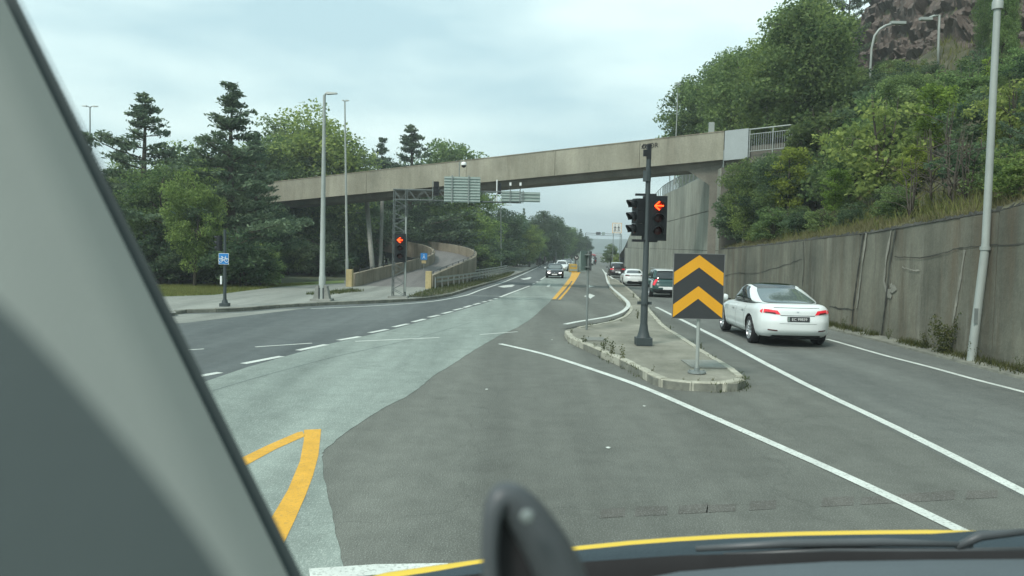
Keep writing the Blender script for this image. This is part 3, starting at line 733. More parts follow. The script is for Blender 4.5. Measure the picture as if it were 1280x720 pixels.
# abutment pier leaning under the bridge end
pb = BP(s_of(880), 0, 0); x0 = WX(46.5)
b = MB(); sA, sB = s_of(878), s_of(934)
top = [BP(sA-1.0, .5, -2.0), BP(sB, .5, -1.7), BP(sB, 2.7, -1.7), BP(sA-1.0, 2.7, -2.0)]
mid = [BP(sA+.35, .6, -3.0), BP(sB, .6, -3.0), BP(sB, 2.6, -3.0), BP(sA+.35, 2.6, -3.0)]
bot = [Vector((p.x, p.y, -.5)) for p in mid]
V = top+mid+bot
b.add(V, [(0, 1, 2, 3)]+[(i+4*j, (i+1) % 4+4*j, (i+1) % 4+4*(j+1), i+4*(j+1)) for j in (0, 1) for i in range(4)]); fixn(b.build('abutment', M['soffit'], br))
b = MB(); p0 = BP(s_of(905), .2, 0)
b.box((p0.x+2.2, p0.y+.6, 4.9), (3.8, .5, 5.2)); b.build('wing_wall', M['wall'], br)
# railing after the panel
se = s_of(990); 
for z in (0, -.28, -1.25):
    bar('rail', BP(sp1, .1, z-.03), BP(se, .1, z-.03), .04 if z == 0 else .025, M['galv_l'], br, 8)
nb = int((se-sp1)/.13)
for i in range(nb+1):
    s = sp1+.05+(se-sp1-.05)*i/nb; big = i % 10 == 0
    bar('baluster' if not big else 'post', BP(s, .1, -1.3 if not big else -1.6), BP(s, .1, -.3 if not big else 0), .014 if not big else .035, M['galv_l'], br, 6)
# slender legs below
for (pt, pb_, Y, r) in [((458, 246), (467, 352), 64.5, .19), ((478, 243), (475, 350), 67, .15)]:
    a = at(*pt, Y); c = at(*pb_, Y-1); c.z = g(Y)
    mb = MB(); mb.tube([a, c], [r, r], 12); mb.build('column', M['col'], br, smooth=False)
# spray-painted letters on the near side (reads roughly JRUMOR)
s0 = s_of(808)
mt = Matrix((( BD.x, 0, -BN.x), (BD.y, 0, -BN.y), (BD.z, 1, 0))).to_4x4()
mt.translation = BP(s0, -.008, -.36)
text_obj('graffiti', 'JRUMOR', .42, M['graf'], br, mt, .002)
b = MB()
for k, (du, dz_) in enumerate([(.05, -.02), (.25, .02), (-.15, .0)]):
    c = BP(s0+du, -.012, -.36+dz_); b.tube([c+BD*(-.13), c+Vector((0, 0, .12)), c+BD*.13, c-Vector((0, 0, .13)), c+BD*(-.13)], .035, 5)
b.build('graffiti', M['graf'], br)
# small grey box on the parapet
bx_ = empty('cabinet', BP(s_of(886.5), .4, .05), 'small pale grey box standing up on the footbridge parapet near its right end', 'box')
b = MB(); b.box((0, 0, .35), (.30, .2, .58)); b.build('housing', M['galv_l'], bx_); b = MB(); b.box((0, 0, .03), (.08, .08, .1)); b.build('foot', M['galv'], bx_)

# ramp
RC = [(-7.35, 47.6), (-6.7, 55), (-5.9, 63), (-5.35, 71), (-5.9, 78), (-8.4, 84), (-13.0, 88), (-19, 88.2), (-24.5, 84.5), (-27.5, 78), (-27.3, 72)]
e_ = BP(-3.1, 1.6, 0); RC += [(e_.x-3.2, e_.y+2.2), (e_.x, e_.y)]
RP = [Vector((p[0], p[1])) for p in smooth_path(RC, 6)]
acc = [0]
for a, c in zip(RP, RP[1:]): acc.append(acc[-1]+(c-a).length)
ZE = e_.z-.95
def rz_(s): return lerpk([(0, -.30), (24, .62), (40, 1.85), (acc[-1], ZE)], s)
def rframe(i):
    d = (RP[min(i+1, len(RP)-1)]-RP[max(i-1, 0)]).normalized(); return Vector((-d.y, d.x))
ramp = empty('ramp', (0, 0, 0), 'curving concrete bicycle ramp with solid parapets climbing from the pavement to the footbridge', 'ramp')
HW = [lerpk([(0, 2.25), (24, 1.8), (99, 1.7)], s) for s in acc]
def rsweep(name, m, u0f, u1f, z0, z1, i0=0, i1=None, k=.0):
    i1 = i1 or len(RP)-1; V = []; n = 0; b = MB()
    for i in range(i0, i1+1):
        nn = rframe(i); z = rz_(acc[i])
        for u, zz in ((u0f(i), z0), (u0f(i), z1), (u1f(i), z1), (u1f(i), z0)):
            q = RP[i]+nn*u; V.append((q.x, q.y, z+zz))
        n += 1
    fs = [(4*i+j, 4*i+(j+1) % 4, 4*(i+1)+(j+1) % 4, 4*(i+1)+j) for i in range(n-1) for j in range(4)] + [(0, 1, 2, 3), (4*n-1, 4*n-2, 4*n-3, 4*n-4)]
    b.add(V, fs); return fixn(b.build(name, M[m], ramp))
rsweep('deck', 'ramp', lambda i: HW[i], lambda i: -HW[i], -.55, 0)
ic = [1, 7, 13, 19, 25, 32, 40, 50, 60, len(RP)-1]
for a, c in zip(ic, ic[1:]):
    rsweep('parapet_panel', 'parapet', lambda i: HW[i]+.03, lambda i: HW[i]+.28, -.75, .82, a, c)
    rsweep('parapet_panel', 'parapet', lambda i: -HW[i]-.28, lambda i: -HW[i]-.03, -.75, .82, a, c)
for sgn in (1, -1):
    p = RP[0]+rframe(0)*(HW[0]+.15)*sgn; b = MB(); b.box((p.x, p.y+.1, .08), (.34, .5, 1.5), rz=0); b.build('end_block', M['parapet_y'], ramp)
    for i in range(2, 44, 2):
        nn = rframe(i); q = RP[i]+nn*(HW[i]+.1)*sgn; z = rz_(acc[i])+.82
        bar('rail_post', (q.x, q.y, z-.02), (q.x, q.y, z+.16), .03, M['steel_d'], ramp, 6)
    b = MB(); b.tube([(*(RP[i]+rframe(i)*(HW[i]+.1)*sgn), rz_(acc[i])+.98) for i in range(2, 44)], .022, 5); b.build('handrail', M['steel_d'], ramp)
for i in (20, 26, 32, 38, 46, 54):
    q = RP[i]; z = rz_(acc[i])-.5; b = MB(); b.box((q.x, q.y, (z-1.6)/2), (.8, .45, z+1.6)); b.build('ramp_pier', M['col'], ramp)
# rock wall fill under the first stretch
b = MB(); V = []
for i in range(0, 15):
    nn = rframe(i); z = rz_(acc[i])-.5
    for u in (1, -1): q = RP[i]+nn*(HW[i]-.05)*u; V += [(q.x, q.y, z), (q.x, q.y, -1.6)]
b.add(V, [(4*i, 4*i+4, 4*i+5, 4*i+1) for i in range(14)]+[(4*i+2, 4*i+6, 4*i+7, 4*i+3) for i in range(14)]+[(56, 57, 59, 58)])
fixn(b.build('ramp_fill', M['col'], ramp))

# ---- guardrails
def guardrail(P, label, group=None, end=True, post=2.0, m='galv', hgt=.72, two=False, blk=None):
    o = P[0]; t = empty('guardrail', (o[0], o[1], g(o[1])+.12), label, 'guardrail', group); base = Vector(t.location)
    Q = [Vector(p) for p in resample(P, post)]
    if two: prof = [(0, .31), (-.06, .29), (-.06, .22), (0, .20), (.012, .20), (.012, .31)]
    else: prof = [(0, .31), (-.06, .27), (-.06, .22), (0, .18), (0, .13), (-.06, .09), (-.06, .04), (0, 0), (.012, 0), (.012, .31)]
    b = MB(); V = []; k = len(prof)
    QQ = [Vector(p) for p in smooth_path([tuple(q) for q in Q], 2)]
    for i, q in enumerate(QQ):
        d = (QQ[min(i+1, len(QQ)-1)]-QQ[max(0, i-1)]).normalized(); nn = Vector((-d.y, d.x)); zz = g(q.y)+.12+hgt-.31
        for u, z in prof: w_ = q+nn*u*-1; V.append(Vector((w_.x, w_.y, zz+z))-base)
    b.add(V, [(i*k+j, i*k+(j+1) % k, (i+1)*k+(j+1) % k, (i+1)*k+j) for i in range(len(QQ)-1) for j in range(k)])
    b.build('rail', M[m], t)
    if two: b2 = MB(); b2.v = [(x, y, z-.24) for x, y, z in b.v]; b2.f = list(b.f); b2.m = list(b.m); b2.build('rail', M[m], t)
    for q in Q:
        z = g(q.y)+.0; o2 = MB(); p = Vector((q.x-.09, q.y, z))-base; o2.box((p.x, p.y, p.z+.4), (.07, .12, .82)); o2.build('post', M['galv'], t)
    return t
guardrail(gp([(546, 363.5), (575, 358), (600, 352), (622, 346.5), (637, 341.5)]), 'galvanised guardrail curving beside the foot of the concrete ramp', hgt=.72, m='galv_l', two=True)
guardrail(gp([(547, 357), (580, 352.5), (606, 347.5), (634, 340.5)]), 'rear one of two guardrails beside the foot of the concrete ramp', hgt=.78, m='galv_l', two=True)
guardrail(gp([(627, 335.5), (645, 331), (662, 326), (680, 321), (694, 317.6)]), 'long dull guardrail at the foot of the far roadside trees', post=4)
guardrail([(2, 352), (14, 349), (26, 345), (38, 338), (48, 325)], 'far guardrail across the end of the road in front of the fjord', post=4, hgt=1.1)

# ================================================================== VEGETATION
def quads_mesh(name, C, Uv, Vv, m, tri=False):
    """leaves: centres C, half axes Uv and Vv -> one mesh of small pointed faces"""
    n = len(C); P = np.empty((n, 4, 3), np.float32)
    P[:, 0] = C-Uv; P[:, 1] = C-Vv+Uv*.1; P[:, 2] = C+Uv; P[:, 3] = C+Vv+Uv*.1
    me = bpy.data.meshes.new(name); me.vertices.add(4*n); me.vertices.foreach_set('co', P.ravel())
    me.loops.add(4*n); me.loops.foreach_set('vertex_index', np.arange(4*n, dtype=np.int32))
    me.polygons.add(n); me.polygons.foreach_set('loop_start', np.arange(0, 4*n, 4, dtype=np.int32))
    me.update(calc_edges=True); me.materials.append(m); return me
def rand_unit(n, rs):
    v = rs.normal(size=(n, 3)); return v/np.linalg.norm(v, axis=1, keepdims=True)
def leaves(name, cen, rad_, nper, size, m, rs, flat=.65, upb=.5, asp=.5):
    Cs = []; 
    for c, r in zip(cen, rad_):
        k = max(6, int(nper*(r*r)))
        d = rand_unit(k, rs)*(rs.random((k, 1))**.45)*r; d[:, 2] *= flat; Cs.append(np.array(c)+d)
    C = np.vstack(Cs); n = len(C)
    nrm = rand_unit(n, rs); nrm[:, 2] += upb; nrm /= np.linalg.norm(nrm, axis=1, keepdims=True)
    t = np.cross(nrm, rand_unit(n, rs)); t /= np.linalg.norm(t, axis=1, keepdims=True); b = np.cross(nrm, t)
    s = size*(.6+.8*rs.random((n, 1)))
    return quads_mesh(name, C, t*s*.5, b*s*.5*asp*1.3, m)
def decid(seed, H, R, m, nc=85, size=.185, cz=.60, vr=.42, nper=235, bark='bark', skew=.0, multi=1, clump=.22):
    rs = np.random.RandomState(seed); rnd = random.Random(seed)
    tb = MB(); cen = []; rr_ = []
    stems = []
    for k in range(multi):
        lean = (rnd.uniform(-.12, .12)*H*(1 if multi > 1 else .4), rnd.uniform(-.12, .12)*H*(1 if multi > 1 else .4))
        pts = [Vector((lean[0]*t+rnd.uniform(-.02, .02)*H*t, lean[1]*t+rnd.uniform(-.02, .02)*H*t, H*.86*t-.2*(t == 0))) for t in (0, .2, .4, .6, .8, 1)]
        r0 = H*.017/(multi**.4); tb.tube(pts, [r0*1.25, r0, r0*.8, r0*.6, r0*.35, r0*.12], 7); stems.append(pts)
    for i in range(nc):
        for _ in range(30):
            u = rs.normal(size=3); u /= np.linalg.norm(u); q = (.35+.65*rs.random()**.6)
            c = np.array([u[0]*R*q, u[1]*R*q, H*cz+u[2]*H*vr*q])
            lob = .78+.34*mnoise.noise(Vector((u[0]*1.7+seed, u[1]*1.7, u[2]*1.7)))*2
            c[:2] *= lob
            if c[2] > H*.12: break
        r = H*clump*.5*(.55+.75*rs.random()); cen.append(c); rr_.append(r)
        if i % 3 == 0:
            st = stems[i % multi]; zt = min(H*.8, max(H*.15, c[2]-.25*math.hypot(c[0], c[1])-.05*H)); f = zt/(H*.86)*5; j = int(min(4, f)); base = st[j].lerp(st[j+1], min(1, f-j))
            e = Vector(c); mid = base.lerp(e, .5)+Vector((0, 0, .04*H)); tb.tube([base, mid, e], [H*.006, H*.004, H*.0015], 5, cap=False)
    lm = leaves('crown', cen, rr_, nper, size, m, rs)
    tm = tb; me = bpy.data.meshes.new('trunk'); me.from_pydata(tb.v, [], tb.f); me.materials.append(M[bark]); me.polygons.foreach_set('use_smooth', [True]*len(me.polygons)); me.update()
    return (lm, me, H)
def conif(seed, H, R, m, start=.22, dens=1.0, droop=.0, size=.28, irr=.25):
    rs = np.random.RandomState(seed); rnd = random.Random(seed); tb = MB()
    pts = [Vector((rnd.uniform(-.01, .01)*H*t, rnd.uniform(-.01, .01)*H*t, H*t-.2*(t == 0))) for t in (0, .25, .5, .75, 1)]
    tb.tube(pts, [H*.020, H*.016, H*.011, H*.006, .01], 7)
    C = []; A = []
    z = H*start
    while z < H*.985:
        t = (z/H-start)/(1-start); Lb = R*(((1-t)**.85)*(1.0+.2*math.sin(t*11+seed)) + .03)*(1-irr*rnd.random()*.7)
        nb = 3+int(2.4*(1-t)+rnd.random()) ; a0 = rnd.random()*6.28
        for k in range(nb):
            a = a0+6.28*k/nb+rnd.uniform(-.5, .5); l = Lb*rnd.uniform(.45, 1.15); up = rnd.uniform(-.06, .26)-droop*(1-t)+.35*t*t
            zz = z+rnd.uniform(-.02, .02)*H
            d = Vector((math.cos(a), math.sin(a), up)); e = Vector((0, 0, zz))+d*l+Vector((0, 0, .10*l))
            tb.tube([(0, 0, zz), Vector((0, 0, zz))+d*l*.5, e], [H*.004, H*.003, .008], 4, cap=False)
            nt_ = max(3, int(l*4.2)); per = max(8, int(26*dens))
            for q in range(nt_):      # tufts along the branch and its side twigs
                s_ = .25+.75*(q+rnd.random())/nt_; side = rnd.gauss(0, .26)*l*(1.2-s_)
                ctr = np.array([d.x*l*s_-math.sin(a)*side, d.y*l*s_+math.cos(a)*side, zz+d.z*l*s_+.10*l*s_*s_+rnd.uniform(-.05, .12)])
                C.append(ctr+rs.normal(size=(per, 3))*np.array([.17, .17, .10])*(1-.45*t))
                A.append(np.array([[d.x*.6, d.y*.6, .7]])+rs.normal(size=(per, 3))*.7)
        z += H*(.030+.028*(1-t))*rnd.uniform(.6, 1.5)
    C = np.vstack(C); A = np.vstack(A); A /= np.linalg.norm(A, axis=1, keepdims=True); n = len(C)
    B = np.cross(A, rand_unit(n, rs)); B /= np.linalg.norm(B, axis=1, keepdims=True); s = size*(.6+.7*rs.random((n, 1)))
    lm = quads_mesh('crown', C, A*s*.48, B*s*.17, m)
    me = bpy.data.meshes.new('trunk'); me.from_pydata(tb.v, [], tb.f); me.materials.append(M['bark']); me.polygons.foreach_set('use_smooth', [True]*len(me.polygons)); me.update()
    return (lm, me, H)
V_ = {
 'decA': [decid(1, 9, 3.3, M['leafA']), decid(2, 9, 2.9, M['leafA'], cz=.56, vr=.46), decid(3, 9, 3.6, M['leafA'], nc=100)],
 'decB': [decid(4, 9, 3.0, M['leafB'], nc=80), decid(5, 9, 3.3, M['leafB'], cz=.57)],
 'decD': [decid(6, 9, 3.2, M['leafD'], nc=110), decid(7, 9, 3.6, M['leafD'], nc=110, cz=.52, vr=.5)],
 'decY': [decid(8, 7, 2.0, M['leafY'], nc=42, size=.22, clump=.2), decid(9, 7, 1.1, M['leafY'], nc=34, cz=.55, vr=.45, size=.2, clump=.14)],
 'birch': [decid(10, 10, 2.3, M['leafB'], nc=70, size=.17, cz=.60, vr=.42, bark='bark_l', nper=170), decid(11, 10, 2.7, M['leafA'], nc=85, size=.17, bark='bark_l', cz=.58, nper=170)],
 'bush': [decid(12, 4.2, 2.1, M['leafA'], nc=60, size=.17, cz=.45, vr=.44, multi=4, nper=330, clump=.24), decid(13, 4.0, 2.3, M['leafD'], nc=60, size=.17, cz=.42, vr=.46, multi=4, nper=330, clump=.26), decid(14, 4.0, 2.0, M['leafB'], nc=55, size=.16, cz=.45, vr=.42, multi=4, nper=330, clump=.22)],
 'pine': [conif(20, 11, 3.6, M['needle'], .22, 1.5, size=.23, irr=.5), conif(21, 11, 3.2, M['needle'], .28, 1.5, size=.23, irr=.55)],
 'spruce': [conif(22, 12, 2.9, M['needle'], .10, 1.6, .12, size=.32, irr=.35)],
}
TREE_SAY = {
 'decA': 'leafy green tree', 'decB': 'lighter green leafy tree', 'decD': 'dark dense tree', 'decY': 'slender yellow-green tree',
 'birch': 'fine-leaved birch tree', 'bush': 'bushy green shrub', 'pine': 'dark pine tree with open branches', 'spruce': 'dark spruce tree'}
def plant(kind, x, y, z, H, wd=1.0, label=None, group=None, name=None, var=None, rot=None):
    v = V_[kind]; lm, tm, h0 = v[var if var is not None else random.randrange(len(v))]; s = H/h0
    cat = 'shrub' if kind == 'bush' else 'tree'
    nm = name or {'pine': 'pine_tree', 'spruce': 'spruce_tree', 'birch': 'birch_tree', 'bush': 'shrub'}.get(kind, 'leafy_tree')
    e = empty(nm, (x, y, z), label, cat, group, rz=random.uniform(0, 6.28) if rot is None else rot)
    e.scale = (s*wd, s*wd, s)
    for n_, m_ in (('crown', lm), ('trunk', tm)):
        o = bpy.data.objects.new(n_, m_); COL.objects.link(o); o.parent = e
    return e
def plant_px(kind, px, top, Y, wd=1.0, label=None, group=None, var=None, zf=None, rot=None, name=None):
    p = at(px, top, Y); z = (zf if zf is not None else g(Y)+.1); 
    return plant(kind, p.x, Y, z, p.z-z, wd, label, group, var=var, rot=rot, name=name)

# --- left wood: the ones that stand out, each with its own label
plant_px('pine', 180, 116, 52, 1.5, 'dark pine with flat layered branches, leftmost tall conifer against the sky near the grey pillar', var=0, rot=1.0)
plant_px('spruce', 104, 165, 50, 1.0, 'dark conifer just peeping out beside the upper part of the grey pillar')
plant_px('pine', 289, 108, 47, 1.6, 'biggest dark pine on the left, its broad crown touching the footbridge end', var=1, rot=2.2)
plant_px('pine', 320, 165, 53, 1.05, 'dark pine with a flat side crown just left of the footbridge end', var=0, rot=4)
plant_px('decB', 243, 222, 43.5, .85, 'light green tree in front of the biggest dark pine', var=0)
plant_px('decA', 205, 205, 47, 1.1, 'broad green tree between the two tall pines on the left', var=0)
plant_px('birch', 392, 128, 72, 1.25, 'pale fine-leaved birch rising behind the footbridge beside the tall lamp', var=0)
plant_px('birch', 432, 172, 74, 1.2, 'shorter pale birch behind the footbridge right of the tall lamp', var=1)
plant_px('birch', 352, 150, 76, 1.2, 'pale hazy birch behind the footbridge end, left of the tall lamp', var=1)
plant_px('pine', 514, 156, 88, 1.5, 'dark pine standing above the middle of the footbridge', var=0, rot=.3)
plant_px('pine', 478, 176, 92, 1.2, 'small slim pine above the footbridge, left of the taller one', var=1)
plant_px('decA', 556, 178, 98, 1.0, 'round green treetop above the footbridge near the camera dome', var=2)
plant_px('decB', 588, 234, 98, 1.45, 'broad bright green tree behind the curve of the ramp under the bridge', var=1, name='leafy_tree')
plant_px('decB', 560, 252, 102, 1.1, 'bright green tree just left of the broad one behind the ramp', var=0)
for i, (px, top, Y, k, wd) in enumerate([(628, 262, 112, 'decD', 1.3), (646, 270, 122, 'decD', 1.2), (663, 284, 122, 'decB', 1.2), (655, 262, 140, 'pine', .7), (680, 266, 150, 'decD', 1.3), (672, 292, 138, 'decA', 1.2), (694, 274, 165, 'decD', 1.3), (705, 281, 180, 'decA', 1.2), (716, 288, 200, 'decD', 1.3), (726, 287, 205, 'pine', 1.2), (731, 296, 230, 'decD', 1.3)]):
    where = ['right of the ramp under the footbridge', 'second in the roadside row beyond the ramp', 'low and light green in the roadside row', 'poking above the roadside row beyond the footbridge', 'tallest of the roadside row beyond the footbridge', 'in the middle of the far roadside row', 'above the round sign in the far row', 'in the far roadside row near the far lamp', 'near the far end of the roadside row', 'last but one of the far row', 'last of the roadside row by the fjord'][i]
    plant_px(k, px, top, Y, wd, TREE_SAY[k]+' '+where, None)
plant_px('decA', 338, 176, 70, 1.3, 'green tree closing the gap between the pines and the footbridge end', var=1)
plant_px('decB', 228, 188, 56, 1.3, 'light green treetop between the two tall pines, behind', var=0)
plant_px('birch', 150, 200, 56, 1.3, 'fine-leaved green tree low beside the pillar, under the leftmost pine', var=1)
# the crowd behind them
rg = random.Random(5)
for i in range(46):
    px = rg.uniform(150, 520); Y = rg.uniform(52, 84); 
    if px > 455: Y = rg.uniform(84, 104)
    elif px > 325: Y = rg.uniform(71, 86)
    x = at(px, 300, Y).x
    topmin = 200 if px < 230 else (185 if px < 340 else (215 if px < 470 else 238))
    top = topmin+rg.uniform(5, 55); H = at(px, top, Y).z-g(Y)
    k = rg.choice(['decD', 'decD', 'decA', 'decB' if px < 300 else 'decD', 'birch' if px < 300 else 'decA'])
    zone = 'behind the blue bicycle sign' if px < 340 else ('below the footbridge' if px < 455 else 'behind the ramp beneath the footbridge')
    plant(k, x, Y, g(Y)+.1, H, 1.15, '%s in the left wood %s' % (TREE_SAY[k], zone), 'trees of the left wood')
for i in range(44):     # undergrowth along the edge of the wood
    px = 178+i*6.6+rg.uniform(-3, 3); Y = rg.uniform(44, 52) if px < 330 else rg.uniform(66, 76)
    if px > 425: Y = rg.uniform(86, 98)
    x = at(px, 350, Y).x; k = 'bush'
    plant(k, x, Y, g(Y)+.05, rg.uniform(2.4, 4.6), 1.3, 'dark shrub at the foot of the left wood %s' % ('behind the lawn' if px < 330 else 'below the footbridge'), 'shrubs along the left wood', var=rg.choice([0, 1, 1]))
for i in range(26):
    px = 610+i*4.7+rg.uniform(-2, 2); Y = lerpk([(610, 90), (660, 122), (700, 175), (735, 240)], px)+rg.uniform(0, 10)
    x = at(px, 330, Y).x-1.5
    plant('bush', x, Y, g(Y)+.05, rg.uniform(3, 5.5), 1.5, 'dark shrub behind the long dull guardrail', 'shrubs behind the far guardrail', var=rg.choice([0, 1]))
for i in range(22):   # farther backdrop so no horizon shows through the wood
    px = 120+i*22; Y = rg.uniform(110, 150); x = at(px, 300, Y).x
    plant('decD', x, Y, g(Y), rg.uniform(8, 10.5), 1.6, 'far dark green tree closing the view deep in the left wood', 'far trees of the left wood')
# right end of the road
plant_px('bush', 764, 300, 150, 1.0, 'round green tree at the end of the road under the pedestrian sign', var=0)
plant_px('bush', 770, 314, 132, .8, 'low shrub at the foot of the pedestrian sign', var=2)

# --- hillside
SKY = [(820, 400), (829, 178), (834, 120), (842, 95), (856, 74), (874, 66), (884, 68), (890, 82), (900, 100), (908, 88), (925, 58), (945, 48), (968, 46), (985, 36), (1000, 12), (1012, -40), (1075, -60), (1084, 22), (1098, 60), (1125, 78), (1150, 88), (1180, 92), (1200, 84), (1207, -20), (1243, -30), (1250, 60), (1262, 72), (1300, 85)]
def hill_tree(k, x, y, H, wd, label, group, var=None):
    z = hill(x, y)-.15
    for _ in range(3):
        px, py = proj((x, y, z+H)); lim = max(lerpk(SKY, px+o_) for o_ in (-75, -58, -38, -20, 0, 20, 38, 60)) if 1040 < px < 1262 else lerpk(SKY, px)
        if 1215 <= px < 1262 and y > 40: lim = max(lim, 20)
        if y < 45.5:
            if px < 900: lim = max(lim, 230)
            elif px < 1075: lim = max([lim]+[lerpk([(900, 232), (930, 212), (950, 198), (985, 190), (992, 120), (1015, 20), (1040, -100)], max(900, px+o_)) for o_ in (-48, -25, 0, 25)])
        if py < lim: H -= (lim-py)*y/1000*1.02
    if H < 1.1: return None
    return plant(k, x, y, z, H, wd, label, group, var=var)
rh = random.Random(11); cnt = 0
spots = []
def zone_of(px, y):
    if px < 905: return 'beyond the footbridge above the tall wall'
    if px < 1000: return 'around the right end of the footbridge'
    if px < 1085: return 'on the hillside left of the rock face'
    if px < 1215: return 'on the slope below the rock face'
    return 'on the slope behind the tall right lamp post'
def try_tree(x, y, dmin, Hr, kinds, wd=(1.0, 1.3), grp='trees on the right hillside'):
    for (a, b_, r) in spots:
        if (a-x)**2+(b_-y)**2 < (dmin+r)**2/4: return
    px, py = proj((x, y, hill(x, y)+2))
    if px > 1420 or px < 815: return
    if 17 < x-WX(y) < 24 and 44 < y < 84: return
    if 1125 < px < 1222 and x-WX(y) < 6.5 and y < 40: return
    k = rh.choice(kinds); H = rh.uniform(*Hr)
    small = ' (low)' if False else ''
    t = hill_tree(k, x, y, H, rh.uniform(*wd), '%s %s' % (TREE_SAY[k], zone_of(px, y)), grp)
    if t: spots.append((x, y, dmin))
for _ in range(900):
    y = rh.uniform(13, 44); x = WX(y)+rh.uniform(3.0, 26)
    d = x-WX(y)
    try_tree(x, y, 2.3, (3.0, 5.5) if d < 7 else (5, 8.5), ['decA', 'decB', 'decB', 'bush', 'decA', 'birch', 'decD'] if d > 6 else ['bush', 'bush', 'decA', 'decB'])
for _ in range(420):
    y = rh.uniform(14, 44); x = WX(y)+rh.uniform(.9, 3.2)
    try_tree(x, y, 1.5, (.9, 2.2), ['bush'], (1.1, 1.5), 'shrubs above the low wall')
for _ in range(900):
    y = rh.uniform(46, 104); x = WX(y)+rh.uniform(2.6+max(0, (y-66)*.13), 34)
    try_tree(x, y, 3.4, (7, 12), ['decA', 'decB', 'decB', 'decA', 'decB', 'birch', 'decD'])
for _ in range(2200):      # low growth filling the slope under the rock
    y = rh.uniform(28, 84); x = WX(y)+rh.uniform(7, 22); px, py = proj((x, y, hill(x, y)+2))
    if 1050 < px < 1330 and not any((a-x)**2+(b_-y)**2 < 1.9 for a, b_, r in spots):
        H = rh.uniform(1.8, 3.6); z = hill(x, y)-.1
        while H > 1 and proj((x, y, z+H))[1] < (70 if 1105 < px < 1225 else 84 if px < 1225 else 55): H -= .2
        if H > 1: plant('bush', x, y, z, H, 1.25, ['mid green', 'dark', 'pale green'][len(spots) % 3]+' low bush in the thicket under the rock face', 'bushes under the rock face', var=len(spots) % 3); spots.append((x, y, 1.6))
# under the end of the bridge and along the wall foot of the wood
for (px, Y, H, k, lb) in [(905, 44.6, 4.3, 'bush', 'shrub growing up against the dark bridge abutment'), (918, 43.5, 4.6, 'birch', 'slim pale-stemmed birch just right of the bridge abutment'), (936, 44, 4.8, 'decA', 'small leafy tree below the grey panel of the footbridge'), (955, 43, 5.0, 'decD', 'dark leafy tree below the footbridge railing'), (972, 42, 5.2, 'decA', 'green tree below the right end of the footbridge railing')]:
    x = max(WX(Y)+.75, at(px, 290, Y).x); z = hill(x, Y)-.15; tp = {905: 228, 918: 212, 936: 199, 955: 194, 972: 192}[px]; plant(k, x, Y, z, at(px, tp, Y).z-z, 1.05, lb, None)
for (px, Y, H, var, lb) in [(1232, 33, 6.5, 1, 'slim bright yellow-green tree beside the tall right lamp post'), (1172, 31, 4.2, 0, 'bright yellow-green tree on the slope below the rock face'), (1145, 29, 3.0, 0, 'small yellow-green tree low on the slope above the wall'), (990, 41, 3.6, 0, 'yellow-green tree above the wall, right of the footbridge end'), (1050, 34, 2.6, 0, 'low yellow-green sapling above the wall behind the white saloon')]:
    p = at(px, 150, Y); d = p.x; z = hill(d, Y); tp = {1232: 62, 1172: 98, 1145: 175, 990: 178, 1050: 205}[px]
    H2 = at(px, tp, Y).z-z; plant('decY', d, Y, z-.1, max(2, H2), 1.0, lb, None, var=var)
for i, (px, Y, d_, H) in enumerate([(1140, 25, 2.6, 2.4), (1165, 26, 4.0, 3.0), (1190, 24, 4.2, 3.2), (1208, 22.5, 2.8, 2.4), (1178, 28, 6.0, 3.4), (1150, 30, 5.6, 2.6)]):
    x = at(px, 240, Y).x; z = hill(x, Y); tm = V_['bush'][i % 3][1]
    t = empty('bare_shrub', (x, Y, z-.1), 'leafless grey-brown shrub on the slope left of the tall lamp', 'shrub', 'bare shrubs on the slope', rz=i); t.scale = (H/4.2*1.2,)*2+(H/4.2,)
    o = bpy.data.objects.new('branches', tm); COL.objects.link(o); o.parent = t
for (px, Y, tp, k, wd, lb) in [(1252, 38, -15, 'decA', .5, 'green tree at the top right between lamp post and house corner'), (1240, 47, -40, 'decD', .5, 'dark green tree behind the tall lamp top, right of the rocks'), (1226, 44, -30, 'birch', .42, 'narrow green tree right of the rock face, behind the tall lamp top'), (1022, 62, -50, 'decB', .5, 'tall green tree at the skyline left of the rock face'), (1058, 76, -60, 'pine', .7, 'dark conifer on the skyline just left of the rock face'), (1000, 66, 8, 'decB', .7, 'pale green tree at the skyline, where foliage meets the sky')]:
    p = at(px, 100, Y); z = hill(p.x, Y); plant(k, p.x, Y, z-.1, max(3, at(px, tp, Y).z-z), wd, lb, None)
# pine boughs reaching in behind the right lamp
for (px, Y, tp, lb) in [(1292, 22, 70, 'dark pine at the right edge reaching towards the tall lamp post')]:
    p = at(px, 150, Y); z = hill(p.x, Y); plant('pine', p.x, Y, z-.1, at(px, tp, Y).z-z, .9, lb, None, var=0)

# --- grass, weeds (nobody could count these)
def blades(name, pts, m, rs, h=(.15, .4), w_=.02, lean=.35):
    n = len(pts); C = np.array(pts, np.float32); hh = rs.uniform(h[0], h[1], (n, 1)); a = rs.uniform(0, 6.28, n)
    side = np.stack([np.cos(a), np.sin(a), np.zeros(n)], 1)*w_*.5*(1+hh); ln = rs.normal(size=(n, 3))*lean*hh; ln[:, 2] = hh[:, 0]
    P = np.empty((n, 3, 3), np.float32); P[:, 0] = C-side; P[:, 1] = C+side; P[:, 2] = C+ln
    me = bpy.data.meshes.new(name); me.vertices.add(3*n); me.vertices.foreach_set('co', P.ravel()); me.loops.add(3*n)
    me.loops.foreach_set('vertex_index', np.arange(3*n, dtype=np.int32)); me.polygons.add(n); me.polygons.foreach_set('loop_start', np.arange(0, 3*n, 3, dtype=np.int32))
    me.update(calc_edges=True); me.materials.append(m); o = bpy.data.objects.new(name, me); COL.objects.link(o); return o
rs = np.random.RandomState(3); pts = []
